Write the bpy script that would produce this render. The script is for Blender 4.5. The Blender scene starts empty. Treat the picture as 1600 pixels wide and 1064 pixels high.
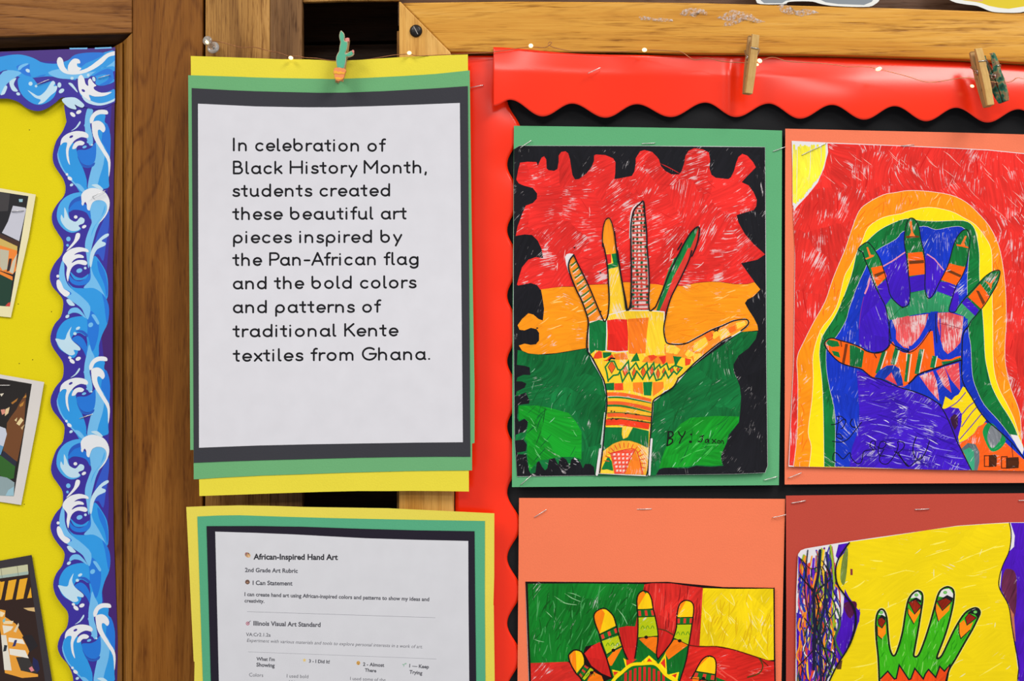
import bpy, bmesh, math, random
from mathutils import Vector, Matrix
from mathutils.geometry import tessellate_polygon

# ---------------------------------------------------------------- camera, world, lights
C = bpy.context.scene.collection
SC = bpy.context.scene
S = 0.00052          # metres per photo pixel on the wall face (y = 0)
D = 1.05             # camera distance from the wall face
Z0 = 1.50            # height of the camera axis
def P(px, py, y=0.0):
    f = (D + y) / D
    return Vector(((px - 800) * S * f, y, Z0 - (py - 532) * S * f))

cam = bpy.data.cameras.new('camera'); cam.sensor_width = 36; cam.lens = 36 * D / (1600 * S)
cam.clip_start = 0.01
co = bpy.data.objects.new('camera', cam); C.objects.link(co)
co.location = (0, -D, Z0); co.rotation_euler = (math.pi / 2, 0, 0)
SC.camera = co

w = bpy.data.worlds.new('room_light'); SC.world = w; w.use_nodes = True
w.node_tree.nodes['Background'].inputs[0].default_value = (0.95, 0.97, 1.0, 1)
w.node_tree.nodes['Background'].inputs[1].default_value = 0.42

def ceiling_lamp(x, y, z, sx, sy, power, col=(1, 0.96, 0.9)):
    l = bpy.data.lights.new('ceiling_lamp', 'AREA'); l.shape = 'RECTANGLE'
    l.size = sx; l.size_y = sy; l.energy = power; l.color = col
    o = bpy.data.objects.new('ceiling_lamp', l); C.objects.link(o)
    o.location = (x, y, z)
    d = Vector((0, 0, -1))
    o.rotation_euler = d.to_track_quat('-Z', 'Y').to_euler()
    return o
ceiling_lamp(-1.15, -1.35, 2.75, 0.6, 1.2, 30)
ceiling_lamp(0.95, -1.25, 2.75, 0.6, 1.2, 36)
ceiling_lamp(0.1, -2.9, 2.75, 1.2, 0.6, 40)

SC.view_settings.view_transform = 'Standard'
SC.view_settings.look = 'None'
SC.view_settings.gamma = 1
SC.view_settings.use_curve_mapping = False
SC.view_settings.exposure = 0.06
SC.cycles.max_bounces = 6

# ---------------------------------------------------------------- colour + nodes
KALB = 1.10
def lin(c):
    c = c / 255.0
    return c / 12.92 if c <= 0.04045 else ((c + 0.055) / 1.055) ** 2.4
def rgb(r, g, b, k=None):
    k = k or KALB
    return tuple(min(0.93, max(0.004, lin(v) / k)) for v in (r, g, b)) + (1.0,)

class NT:
    def __init__(s, name):
        s.m = bpy.data.materials.new(name); s.m.use_nodes = True
        s.t = s.m.node_tree; s.b = s.t.nodes['Principled BSDF']
    def n(s, kind, **kw):
        nd = s.t.nodes.new(kind)
        for k, v in kw.items():
            if k.startswith('i'):
                nd.inputs[int(k[1:])].default_value = v
            else: setattr(nd, k, v)
        return nd
    def l(s, a, b): s.t.links.new(a, b)
    def val(s, x):
        return x
    def math(s, op, a, b=None, c=None, clamp=False):
        nd = s.t.nodes.new('ShaderNodeMath'); nd.operation = op; nd.use_clamp = clamp
        for i, x in enumerate((a, b, c)):
            if x is None: continue
            if isinstance(x, (int, float)): nd.inputs[i].default_value = x
            else: s.l(x, nd.inputs[i])
        return nd.outputs[0]
    def mix(s, f, a, b, mode='MIX'):
        nd = s.t.nodes.new('ShaderNodeMix'); nd.data_type = 'RGBA'; nd.blend_type = mode
        for i, x in ((0, f), (6, a), (7, b)):
            if isinstance(x, (int, float)): nd.inputs[i].default_value = x
            elif isinstance(x, tuple): nd.inputs[i].default_value = x
            else: s.l(x, nd.inputs[i])
        return nd.outputs[2]
    def ramp(s, f, stops):
        nd = s.t.nodes.new('ShaderNodeValToRGB')
        e = nd.color_ramp.elements
        while len(e) < len(stops): e.new(0.5)
        for i, (p, c) in enumerate(stops):
            e[i].position = p; e[i].color = c if isinstance(c, tuple) else (c, c, c, 1)
        s.l(f, nd.inputs[0]); return nd.outputs[0]
    def noise(s, vec, scale, detail=2, rough=0.5, dist=0.0):
        nd = s.t.nodes.new('ShaderNodeTexNoise')
        nd.inputs['Scale'].default_value = scale; nd.inputs['Detail'].default_value = detail
        nd.inputs['Roughness'].default_value = rough; nd.inputs['Distortion'].default_value = dist
        if vec is not None: s.l(vec, nd.inputs['Vector'])
        return nd.outputs['Fac']
    def objcoord(s):
        return s.t.nodes.new('ShaderNodeTexCoord').outputs['Object']
    def mapping(s, vec, loc=(0, 0, 0), rot=(0, 0, 0), scale=(1, 1, 1)):
        nd = s.t.nodes.new('ShaderNodeMapping'); s.l(vec, nd.inputs[0])
        nd.inputs[1].default_value = loc; nd.inputs[2].default_value = rot; nd.inputs[3].default_value = scale
        return nd.outputs[0]
    def bump(s, h, strength=0.2, dist=0.0005):
        nd = s.t.nodes.new('ShaderNodeBump'); nd.inputs['Strength'].default_value = strength
        nd.inputs['Distance'].default_value = dist
        s.l(h, nd.inputs['Height']); s.l(nd.outputs[0], s.b.inputs['Normal'])
    def done(s, col=None, rough=0.6, spec=0.3, metal=0.0):
        if col is not None:
            if isinstance(col, tuple): s.b.inputs['Base Color'].default_value = col
            else: s.l(col, s.b.inputs['Base Color'])
        s.b.inputs['Roughness'].default_value = rough
        s.b.inputs['Specular IOR Level'].default_value = spec
        s.b.inputs['Metallic'].default_value = metal
        return s.m

def plain(name, col, rough=0.5, spec=0.4, metal=0.0):
    t = NT(name); f = t.noise(t.objcoord(), 400, 2)
    c2 = tuple(v * 0.9 for v in col[:3]) + (1,)
    return t.done(t.mix(f, c2, col), rough, spec, metal)

def paper_mat():
    # construction paper / copier paper: the sheet's own colour with faint fibres
    t = NT('paper'); at = t.n('ShaderNodeAttribute', attribute_name='ink').outputs['Color']
    oc = t.objcoord()
    f = t.noise(oc, 900, 3, 0.6); g = t.noise(oc, 14, 3, 0.55)
    k = t.math('ADD', t.math('MULTIPLY', f, 0.10), t.math('MULTIPLY', g, 0.10))
    k = t.math('ADD', k, 0.90)
    comb = t.n('ShaderNodeCombineColor'); [t.l(k, comb.inputs[i]) for i in range(3)]
    t.bump(t.math('ADD', f, t.math('MULTIPLY', t.noise(oc, 22, 2), 3.0)), 0.25, 0.0006)
    return t.done(t.mix(1.0, at, comb.outputs[0], 'MULTIPLY'), 0.8, 0.08)

def print_mat(name, rough, spec):
    t = NT(name); at = t.n('ShaderNodeAttribute', attribute_name='ink').outputs['Color']
    f = t.noise(t.objcoord(), 60, 3)
    k = t.math('ADD', t.math('MULTIPLY', f, 0.10), 0.95)
    comb = t.n('ShaderNodeCombineColor'); [t.l(k, comb.inputs[i]) for i in range(3)]
    return t.done(t.mix(1.0, at, comb.outputs[0], 'MULTIPLY'), rough, spec)

def marker_mat():
    # felt-pen ink: colour from the sheet's ink attribute; the pen was worked in patches of parallel strokes that
    # leave thin slivers of white paper and darker overlaps
    t = NT('felt_pen'); at = t.n('ShaderNodeAttribute', attribute_name='ink').outputs['Color']
    st = t.n('ShaderNodeAttribute', attribute_name='stroke').outputs['Vector']
    sp = t.n('ShaderNodeSeparateXYZ'); t.l(st, sp.inputs[0])
    ang, gap, var = sp.outputs
    oc = t.objcoord()
    wn = t.n('ShaderNodeTexNoise'); wn.inputs['Scale'].default_value = 40; wn.inputs['Detail'].default_value = 2; t.l(oc, wn.inputs['Vector'])
    dis = t.n('ShaderNodeVectorMath', operation='SCALE'); t.l(wn.outputs['Color'], dis.inputs[0]); dis.inputs[3].default_value = 0.012
    ad = t.n('ShaderNodeVectorMath', operation='ADD'); t.l(oc, ad.inputs[0]); t.l(dis.outputs[0], ad.inputs[1])
    vo = t.n('ShaderNodeTexVoronoi'); vo.inputs['Scale'].default_value = 34; t.l(ad.outputs[0], vo.inputs['Vector'])
    cs = t.n('ShaderNodeSeparateColor'); t.l(vo.outputs['Color'], cs.inputs[0])
    wob = t.noise(oc, 11, 1)
    ang2 = t.math('ADD', ang, t.math('MULTIPLY', t.math('SUBTRACT', cs.outputs[0], 0.5), 1.25))
    ang2 = t.math('ADD', ang2, t.math('MULTIPLY', t.math('SUBTRACT', wob, 0.5), 0.8))
    vr = t.n('ShaderNodeVectorRotate', rotation_type='AXIS_ANGLE'); vr.inputs['Axis'].default_value = (0, 1, 0)
    t.l(oc, vr.inputs['Vector']); t.l(ang2, vr.inputs['Angle'])
    v = vr.outputs[0]
    n1 = t.noise(t.mapping(v, scale=(70, 1, 1150)), 1.0, 2, 0.5)
    n1b = t.noise(t.mapping(v, loc=(11, 0, 4), scale=(110, 1, 2100)), 1.0, 1, 0.5)
    n2 = t.noise(oc, 62, 4, 0.65)
    a = t.math('ADD', t.math('MULTIPLY', n1, 0.7), t.math('MULTIPLY', n1b, 0.3))
    a = t.math('ADD', a, t.math('MULTIPLY', t.math('SUBTRACT', n2, 0.5), 0.75))
    thr = t.math('SUBTRACT', 0.745, t.math('MULTIPLY', gap, 0.36))
    g = t.math('MULTIPLY', t.math('SUBTRACT', a, thr), 11.0, clamp=True)
    n3 = t.noise(t.mapping(v, loc=(3.1, 0, 1.7), scale=(40, 1, 520)), 1.0, 3, 0.6)
    n4 = t.noise(t.mapping(v, loc=(7, 0, 5)), 30, 2)
    d = t.math('ADD', t.math('MULTIPLY', n3, 0.75), t.math('MULTIPLY', n4, 0.5))
    d = t.math('ADD', d, t.math('MULTIPLY', t.math('SUBTRACT', cs.outputs[1], 0.5), 0.10))
    d = t.math('SUBTRACT', d, 0.62)
    k = t.math('ADD', 1.0, t.math('MULTIPLY', d, t.math('MULTIPLY', var, 2.9)))
    comb = t.n('ShaderNodeCombineColor'); [t.l(k, comb.inputs[i]) for i in range(3)]
    col = t.mix(1.0, at, comb.outputs[0], 'MULTIPLY')
    col = t.mix(t.math('MULTIPLY', g, 0.72), col, rgb(228, 220, 222))
    return t.done(col, 0.65, 0.10)

def wood_mat(name, axis, dark, mid, light, streak=0.5, lines=0.4, pore=0.5, seed=0.0, rough=0.45, spec=0.14, tilt=0.0, coarse=1.0, knots=0.0):
    """oak: slow tone drift, broken grain streaks along the board, long wavy growth lines, fine dark pores"""
    t = NT(name); oc = t.objcoord()
    def m(fa, fl, dx=0.0):
        sc = {'x': (fl, fa, fa), 'z': (fa, fa, fl)}[axis]
        return t.mapping(oc, loc=(seed + dx, seed * 1.3 + dx, seed * 0.7 - dx), rot=(0, tilt, 0), scale=sc)
    warp = t.n('ShaderNodeTexNoise'); warp.inputs['Scale'].default_value = 7; t.l(oc, warp.inputs['Vector'])
    tone = t.noise(m(34, 3.0), 1.0, 3, 0.6, 0.3)
    fib = t.noise(m(1100, 22, 1), 1.0, 3, 0.65)
    base = t.ramp(t.math('ADD', t.math('MULTIPLY', tone, 0.7), t.math('MULTIPLY', fib, 0.3)), [(0.32, dark), (0.5, mid), (0.68, light)])
    # broken streaks
    st = t.noise(m(210 * coarse, 14, 2), 1.0, 3, 0.62, 0.35)
    sk = t.math('MULTIPLY', t.math('SUBTRACT', st, 0.53), 6.5, clamp=True)
    br = t.noise(m(240, 70, 5), 1.0, 2, 0.6)
    sk = t.math('MULTIPLY', sk, t.math('MULTIPLY_ADD', br, 1.8, -0.25, clamp=True))
    # long growth lines (contours of a slow field)
    fld = t.noise(m(15, 1.8, 7), 1.0, 1.5, 0.4, 0.3)
    ln = t.math('ABSOLUTE', t.math('SUBTRACT', t.math('FRACT', t.math('MULTIPLY', fld, 17.0)), 0.5))
    ln = t.math('MULTIPLY', t.math('SUBTRACT', 0.17, ln), 7.0, clamp=True)
    ln = t.math('MULTIPLY', ln, t.math('MULTIPLY_ADD', t.noise(m(500, 60, 3), 1.0, 2, 0.6), 2.2, -0.55, clamp=True))
    por = t.noise(m(900, 60, 4), 1.0, 2, 0.6)
    pk = t.math('MULTIPLY', t.math('SUBTRACT', por, 0.56), 6.0, clamp=True)
    k = t.math('SUBTRACT', 1.0, t.math('MULTIPLY', sk, streak))
    k = t.math('SUBTRACT', k, t.math('MULTIPLY', ln, lines))
    k = t.math('SUBTRACT', k, t.math('MULTIPLY', pk, 0.4 * pore))
    if knots:
        kb = t.noise(m(42, 12, 9), 1.0, 4, 0.65)
        k = t.math('SUBTRACT', k, t.math('MULTIPLY', t.math('MULTIPLY', t.math('SUBTRACT', kb, 0.60), 6.0, clamp=True), knots))
    k = t.math('MAXIMUM', k, 0.10)
    kk = t.math('POWER', k, 1.25)
    comb = t.n('ShaderNodeCombineColor'); t.l(k, comb.inputs[0]); t.l(kk, comb.inputs[1]); t.l(t.math('POWER', k, 1.6), comb.inputs[2])
    t.bump(t.math('ADD', t.math('MULTIPLY', fib, 0.5), k), 0.4, 0.0006)
    return t.done(t.mix(1.0, base, comb.outputs[0], 'MULTIPLY'), rough, spec)

PAPER = paper_mat(); MARKER = marker_mat()
PRINT = print_mat('glossy_print', 0.32, 0.45); COPIER = print_mat('copier_paper', 0.7, 0.15)
PHOTO = print_mat('photo_print', 0.4, 0.4)

# ---------------------------------------------------------------- things
def props(o, label=None, cat=None, group=None, kind=None):
    if label: o['label'] = label
    if cat: o['category'] = cat
    if group: o['group'] = group
    if kind: o['kind'] = kind
    return o
def thing(name, loc, label, cat, group=None):
    o = bpy.data.objects.new(name, None); C.objects.link(o); o.location = loc
    o.empty_display_size = 0.02
    return props(o, label, cat, group)
def link(name, me, parent=None, loc=None):
    o = bpy.data.objects.new(name, me); C.objects.link(o)
    if parent is not None: o.parent = parent
    if loc is not None: o.location = loc
    return o
def origin_of(parent):
    v = Vector((0, 0, 0))
    while parent is not None:
        v += Vector(parent.location); parent = parent.parent
    return v
def mesh_obj(name, verts, faces, mat, parent=None, smooth=False):
    """world-space verts -> object whose origin is its own centre (top level) or its parent's"""
    o0 = origin_of(parent)
    if parent is None:
        lo = [min(v[i] for v in verts) for i in range(3)]; hi = [max(v[i] for v in verts) for i in range(3)]
        o0 = Vector([(a + b) / 2 for a, b in zip(lo, hi)])
    me = bpy.data.meshes.new(name)
    me.from_pydata([tuple(Vector(v) - o0) for v in verts], [], faces)
    if mat: me.materials.append(mat)
    if smooth:
        for p in me.polygons: p.use_smooth = True
    bm = bmesh.new(); bm.from_mesh(me); bmesh.ops.recalc_face_normals(bm, faces=bm.faces); bm.to_mesh(me); bm.free()
    return link(name, me, parent, o0 if parent is None else None)
def bevel(o, wd=0.0008, seg=2):
    m = o.modifiers.new('bevel', 'BEVEL'); m.width = wd; m.segments = seg; m.limit_method = 'ANGLE'; return o

def prism(name, pts, yf, yb, mat, parent=None, bev=0.0008):
    """board: outline traced on its own front face, pushed back to yb"""
    n = len(pts); v = [P(x, y, yf) for x, y in pts]
    v += [Vector((q.x, yb, q.z)) for q in v]
    f = [list(range(n)), list(range(2 * n - 1, n - 1, -1))] + [[i, (i + 1) % n, n + (i + 1) % n, n + i] for i in range(n)]
    o = mesh_obj(name, v, f, mat, parent)
    if bev: bevel(o, bev)
    return o

def tube_geo(pts, r, seg=8, caps=True):
    V = []; F = []; n = len(pts); pts = [Vector(p) for p in pts]
    up = None
    for i, p in enumerate(pts):
        t = (pts[min(i + 1, n - 1)] - pts[max(i - 1, 0)]).normalized()
        if up is None:
            up = Vector((0, 0, 1)) if abs(t.z) < 0.9 else Vector((1, 0, 0))
        a = t.cross(up).normalized(); b = a.cross(t).normalized(); up = b
        rr = r[i] if isinstance(r, (list, tuple)) else r
        for k in range(seg):
            q = 2 * math.pi * k / seg
            V.append(p + a * math.cos(q) * rr + b * math.sin(q) * rr)
    for i in range(n - 1):
        for k in range(seg):
            F.append([i * seg + k, i * seg + (k + 1) % seg, (i + 1) * seg + (k + 1) % seg, (i + 1) * seg + k])
    if caps: F += [list(range(seg)), list(range((n - 1) * seg, n * seg))]
    return V, F
def tube(name, pts, r, mat, parent=None, seg=8):
    V, F = tube_geo(pts, r, seg); return mesh_obj(name, V, F, mat, parent, smooth=True)

# ---------------------------------------------------------------- curves in photo pixels
def cr(pts, n=6, closed=False):
    out = []; m = len(pts)
    rng = range(m) if closed else range(m - 1)
    for i in rng:
        p0 = pts[(i - 1) % m] if closed or i > 0 else pts[0]
        p1 = pts[i]; p2 = pts[(i + 1) % m]
        p3 = pts[(i + 2) % m] if closed or i + 2 < m else pts[-1]
        for k in range(n):
            t = k / n; t2 = t * t; t3 = t2 * t
            out.append(tuple(0.5 * (2 * b + (c - a) * t + (2 * a - 5 * b + 4 * c - d) * t2 + (3 * b - a - 3 * c + d) * t3)
                             for a, b, c, d in zip(p0, p1, p2, p3)))
    if not closed: out.append(tuple(pts[-1]))
    return out
def K(o, pts):
    return [(o[0] + x / o[2], o[1] + y / o[2]) for x, y in pts]
def inside(p, poly):
    x, y = p; r = False; j = len(poly) - 1
    for i in range(len(poly)):
        xi, yi = poly[i]; xj, yj = poly[j]
        if (yi > y) != (yj > y) and x < (xj - xi) * (y - yi) / (yj - yi) + xi: r = not r
        j = i
    return r
def ell(cx, cy, rx, ry, rot=0, n=16):
    c, s = math.cos(rot), math.sin(rot)
    return [(cx + rx * math.cos(a) * c - ry * math.sin(a) * s, cy + rx * math.cos(a) * s + ry * math.sin(a) * c)
            for a in [2 * math.pi * i / n for i in range(n)]]

class Sheet:
    """one sheet of paper with what is drawn or printed on it, built as thin ink layers on the sheet"""
    EPS = 1.0e-5; CELL = 4.0
    def __init__(s, yf):
        s.yf = yf if callable(yf) else (lambda x, y, c=yf: c)
        s.T = []; s.grid = {}; s.edge = []; s.rnd = random.Random(5)
    def _cells(s, tris):
        out = set(); c = s.CELL
        for a, b, d in tris:
            x0 = min(a[0], b[0], d[0]); x1 = max(a[0], b[0], d[0]); y0 = min(a[1], b[1], d[1]); y1 = max(a[1], b[1], d[1])
            area = (b[0] - a[0]) * (d[1] - a[1]) - (b[1] - a[1]) * (d[0] - a[0])
            if abs(area) < 1e-9: continue
            sg = 1 if area > 0 else -1
            E = []
            for p, q in ((a, b), (b, d), (d, a)):
                ex, ey = q[0] - p[0], q[1] - p[1]; L = math.hypot(ex, ey) or 1
                E.append((p[0], p[1], ex / L, ey / L))
            for i in range(int(x0 // c), int(x1 // c) + 1):
                for j in range(int(y0 // c), int(y1 // c) + 1):
                    cx, cy = (i + .5) * c, (j + .5) * c
                    if all(sg * (ex * (cy - py) - ey * (cx - px)) > -0.75 * c for px, py, ex, ey in E): out.add((i, j))
        return out
    def add(s, tris, col, st=(0, 0, 0), lvl=None):
        cells = s._cells(tris)
        if lvl is None: lvl = max((s.grid.get(k, 0) for k in cells), default=0) + 1
        for k in cells: s.grid[k] = lvl
        s.T.append((tris, col, st, lvl)); return lvl
    def _tess(s, pts):
        v = [Vector((x, y, 0)) for x, y in pts]
        return [tuple(pts[i] for i in t) for t in tessellate_polygon([v])]
    def base(s, pts, col, st=(0, 0, 0), thick=0.0003):
        s.T.append((s._tess(pts), col, st, 0)); s.edge.append((pts, col, thick)); s.outline = pts
    def poly(s, pts, col, ang=0, gap=0, var=0, smooth=0):
        if smooth: pts = cr(pts, smooth, True)
        s.add(s._tess(pts), col, (math.radians(ang), gap, var)); return pts
    def line(s, pts, wd, col, smooth=4, closed=False, caps=True, ang=0, gap=0, var=0, lvl=None):
        if smooth: pts = cr(pts, smooth, closed)
        elif closed: pts = list(pts) + [pts[0]]
        if closed and smooth: pts = pts + [pts[0]]
        n = len(pts); L = []; R = []
        for i, p in enumerate(pts):
            a = pts[max(0, i - 1)]; b = pts[min(n - 1, i + 1)]
            if closed and i in (0, n - 1): a, b = pts[-2], pts[1]
            tx, ty = b[0] - a[0], b[1] - a[1]; l = math.hypot(tx, ty) or 1
            h = (wd[i * (len(wd) - 1) // max(1, n - 1)] if isinstance(wd, (list, tuple)) else wd) / 2
            if not smooth and a != p and b != p:
                u1 = (p[0] - a[0], p[1] - a[1]); u2 = (b[0] - p[0], b[1] - p[1])
                l1 = math.hypot(*u1) or 1; l2 = math.hypot(*u2) or 1
                u1 = (u1[0] / l1, u1[1] / l1); u2 = (u2[0] / l2, u2[1] / l2)
                tx, ty = u1[0] + u2[0], u1[1] + u2[1]; l = math.hypot(tx, ty)
                if l < 0.05: tx, ty, l = u1[0], u1[1], 1.0
                h /= max(0.35, l / 2)
            L.append((p[0] - ty / l * h, p[1] + tx / l * h)); R.append((p[0] + ty / l * h, p[1] - tx / l * h))
        tr = []
        for i in range(n - 1): tr += [(L[i], R[i], R[i + 1]), (L[i], R[i + 1], L[i + 1])]
        if caps and not closed:
            w0 = wd[0] if isinstance(wd, (list, tuple)) else wd; w1 = wd[-1] if isinstance(wd, (list, tuple)) else wd
            for p, q, h in ((pts[0], pts[1], w0), (pts[-1], pts[-2], w1)):      # rounded ends: half discs facing outward
                a0 = math.atan2(p[1] - q[1], p[0] - q[0])
                e = [(p[0] + h / 2 * math.cos(a0 + (k / 6 - .5) * math.pi), p[1] + h / 2 * math.sin(a0 + (k / 6 - .5) * math.pi)) for k in range(7)]
                tr += [(e[0], e[i], e[i + 1]) for i in range(1, 6)]
        return s.add(tr, col, (math.radians(ang), gap, var), lvl)
    def streaks(s, poly, n, ang, ln, wd, col, spread=12, bend=0.06):
        """single pen strokes (or missed slivers of white paper) inside a region"""
        xs = [p[0] for p in poly]; ys = [p[1] for p in poly]; k = 0; t = 0
        while k < n and t < n * 40:
            t += 1
            x = s.rnd.uniform(min(xs), max(xs)); y = s.rnd.uniform(min(ys), max(ys))
            a = math.radians(ang + s.rnd.uniform(-spread, spread)); l = s.rnd.uniform(*ln) / 2
            dx, dy = math.cos(a) * l, -math.sin(a) * l
            p, q = (x - dx, y - dy), (x + dx, y + dy)
            if not (inside(p, poly) and inside(q, poly)): continue
            o = s.rnd.uniform(-bend, bend) * l * 2
            m = (x - dy / l * o, y + dx / l * o); h = s.rnd.uniform(*wd)
            s.line([p, m, q], [0.25 * h, h, h * .8, 0.2 * h], col, 3, caps=False); k += 1
    def build(s, name, mat, parent=None, sub=14.0):
        V = []; F = []; CI = []; ST = []
        def vid(p, lvl, dd, cache):
            k = (round(p[0], 3), round(p[1], 3))
            if k not in cache:
                cache[k] = len(V); V.append(P(p[0], p[1], s.yf(p[0], p[1]) - lvl * s.EPS + dd))
            return cache[k]
        for tris, col, st, lvl in s.T:
            cache = {}
            stack = list(tris)
            for _ in range(9):
                out = []; ch = False
                for a, b, c in stack:
                    e = [math.hypot(p[0] - q[0], p[1] - q[1]) > sub for p, q in ((a, b), (b, c), (c, a))]
                    k = sum(e)
                    if k == 0: out.append((a, b, c)); continue
                    ch = True
                    mid = lambda p, q: ((p[0] + q[0]) / 2, (p[1] + q[1]) / 2)
                    if k == 3:
                        x, y, z = mid(a, b), mid(b, c), mid(c, a); out += [(a, x, z), (x, b, y), (z, y, c), (x, y, z)]
                    else:
                        while not (e[0] and (k == 1 or e[1])):
                            a, b, c = b, c, a; e = e[1:] + e[:1]
                        x = mid(a, b)
                        if k == 1: out += [(a, x, c), (x, b, c)]
                        else:
                            y = mid(b, c); out += [(x, b, y), (a, x, y), (a, y, c)]
                stack = out
                if not ch: break
            for a, b, c in stack:
                ar = (b[0] - a[0]) * (c[1] - a[1]) - (b[1] - a[1]) * (c[0] - a[0])
                if abs(ar) < 1e-6: continue
                if ar > 0: b, c = c, b       # face the room (-y)
                ids = [vid(p, lvl, 0, cache) for p in (a, b, c)]
                if len(set(ids)) < 3: continue
                F.append(ids); CI.append(col); ST.append(st)
        for pts, col, th in s.edge:
            n = len(pts); dense = []
            for i in range(n):
                a, b = pts[i], pts[(i + 1) % n]; m = max(1, int(math.hypot(a[0] - b[0], a[1] - b[1]) / sub))
                dense += [(a[0] + (b[0] - a[0]) * k / m, a[1] + (b[1] - a[1]) * k / m) for k in range(m)]
            c1 = {}; c2 = {}; m = len(dense)
            for i in range(m):
                a, b = dense[i], dense[(i + 1) % m]
                F.append([vid(a, 0, 0, c1), vid(b, 0, 0, c1), vid(b, 0, th, c2), vid(a, 0, th, c2)]); CI.append(col); ST.append((0, 0, 0))
        o0 = origin_of(parent)
        if parent is None:
            o0 = Vector([(min(v[i] for v in V) + max(v[i] for v in V)) / 2 for i in range(3)])
        me = bpy.data.meshes.new(name)
        me.from_pydata([tuple(v - o0) for v in V], [], F)
        me.materials.append(mat)
        ia = me.attributes.new('ink', 'FLOAT_COLOR', 'CORNER'); sa = me.attributes.new('stroke', 'FLOAT_VECTOR', 'CORNER')
        cb = []; sb = []
        for f, c, st in zip(F, CI, ST):
            for _ in f: cb += list(c); sb += list(st)
        ia.data.foreach_set('color', cb); sa.data.foreach_set('vector', sb)
        me.update()
        return link(name, me, parent, o0 if parent is None else None)
# ================================================================ the setting
W_STILE = wood_mat('stained_oak_stile', 'z', rgb(94, 52, 10), rgb(132, 80, 24), rgb(156, 102, 42), 0.40, 0.42, 0.7, 0.3, tilt=-0.045)
W_RAIL = wood_mat('stained_oak_rail', 'x', rgb(96, 54, 20), rgb(138, 88, 40), rgb(166, 112, 58), 0.45, 0.45, 0.7, 1.7, knots=0.5)
W_MOULD = wood_mat('stained_oak_moulding', 'z', rgb(76, 44, 10), rgb(134, 86, 30), rgb(172, 120, 54), 0.6, 0.2, 0.8, 4.1, knots=0.6)
W_PLANK = wood_mat('weathered_oak_plank', 'z', rgb(112, 72, 34), rgb(176, 128, 66), rgb(208, 158, 92), 0.70, 0.30, 1.2, 2.4, knots=0.35, coarse=1.2)
W_KNOT = wood_mat('weathered_knotty_plank', 'z', rgb(84, 56, 34), rgb(138, 100, 62), rgb(170, 130, 88), 0.65, 0.35, 1.0, 9.4, knots=0.9, coarse=1.1)
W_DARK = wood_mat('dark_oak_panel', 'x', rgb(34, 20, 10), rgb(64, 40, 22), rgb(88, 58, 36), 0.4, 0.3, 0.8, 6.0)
W_TOP = wood_mat('grey_brown_oak_panel', 'x', rgb(62, 40, 28), rgb(92, 66, 50), rgb(110, 84, 68), 0.3, 0.3, 0.8, 8.0)
W_GOLD = wood_mat('golden_oak_rail', 'x', rgb(194, 126, 38), rgb(216, 156, 62), rgb(232, 180, 96), 0.68, 0.16, 0.35, 3.2, rough=0.38, tilt=-0.11, coarse=1.15)
W_GOLDV = wood_mat('golden_oak_stile', 'z', rgb(196, 134, 52), rgb(224, 170, 88), rgb(238, 190, 112), 0.28, 0.2, 0.6, 5.2, rough=0.4)

def struct(o): o['kind'] = 'structure'; return o
Y_REC = 0.115
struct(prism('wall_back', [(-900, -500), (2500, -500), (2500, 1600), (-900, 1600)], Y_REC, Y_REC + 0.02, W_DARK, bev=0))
# stile between the two boards, and the rail above the yellow board
struct(prism('trim_1', [(207, -420), (316.5, -420), (316.5, 1500), (207, 1500)], 0.0, 0.03, W_STILE))
struct(prism('trim_2', [(-640, -420), (206, -420), (206, 51), (0, 57), (-640, 78)], 0.0, 0.03, W_RAIL))
# plank beside the dark opening
struct(prism('trim_3', [(321, -420), (421.5, -420), (421.5, 1500), (320, 1500)], 0.001, 0.012, W_PLANK))
struct(prism('trim_14', [(421.8, -420), (471.5, -420), (472, 500), (473, 1500), (421.8, 1500)], 0.0012, 0.012, W_KNOT))
struct(prism('trim_4', [(316, -420), (322, -420), (322, 1500), (316, 1500)], 0.040, 0.055, W_DARK, bev=0))
# panel above the golden rail, and its lower lip over the opening
struct(prism('trim_5', [(622, -420), (2120, -420), (2120, 84), (1000, 40), (622, 40)], 0.010, 0.05, W_TOP, bev=0))
struct(prism('trim_6', [(473, -420), (624, -420), (624, 0.8), (545, 1.2), (473, 3.5)], 0.004, 0.009, W_PLANK))
# boards inside the opening
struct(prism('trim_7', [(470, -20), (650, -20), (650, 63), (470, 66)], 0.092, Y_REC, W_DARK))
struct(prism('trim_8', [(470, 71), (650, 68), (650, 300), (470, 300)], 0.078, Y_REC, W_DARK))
struct(prism('trim_9', [(620, 48), (640, 48), (640, 1160), (620, 1160)], 0.004, 0.03, W_PLANK))

# recessed panel of the left board: sloped moulding round a flat back
def strip3(name, a, b, mat):   # a, b: lists of (px, py, y) giving the two long edges; solid back
    va = [P(*q) for q in a]; vb = [P(*q) for q in b]; n = len(a)
    vc = [Vector((q.x, 0.03, q.z)) for q in va]; vd = [Vector((q.x, 0.03, q.z)) for q in vb]
    V = va + vb + vc + vd; F = []
    for i in range(n - 1):
        F += [[i, i + 1, n + i + 1, n + i], [2 * n + i, 3 * n + i, 3 * n + i + 1, 2 * n + i + 1],
              [i, 2 * n + i, 2 * n + i + 1, i + 1], [n + i, n + i + 1, 3 * n + i + 1, 3 * n + i]]
    F += [[0, n, 3 * n, 2 * n], [n - 1, 3 * n - 1, 4 * n - 1, 2 * n - 1]]
    return mesh_obj(name, V, F, mat)
mo = struct(strip3('trim_10', [(206.5, 51, 0.001), (206.5, 1500, 0.001)], [(198, 60, 0.002), (197, 1500, 0.002)], W_MOULD))
struct(strip3('trim_11', [(198, 60, 0.002), (197, 1500, 0.002)], [(191, 66, 0.008), (190, 1500, 0.008)], W_MOULD))
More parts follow.
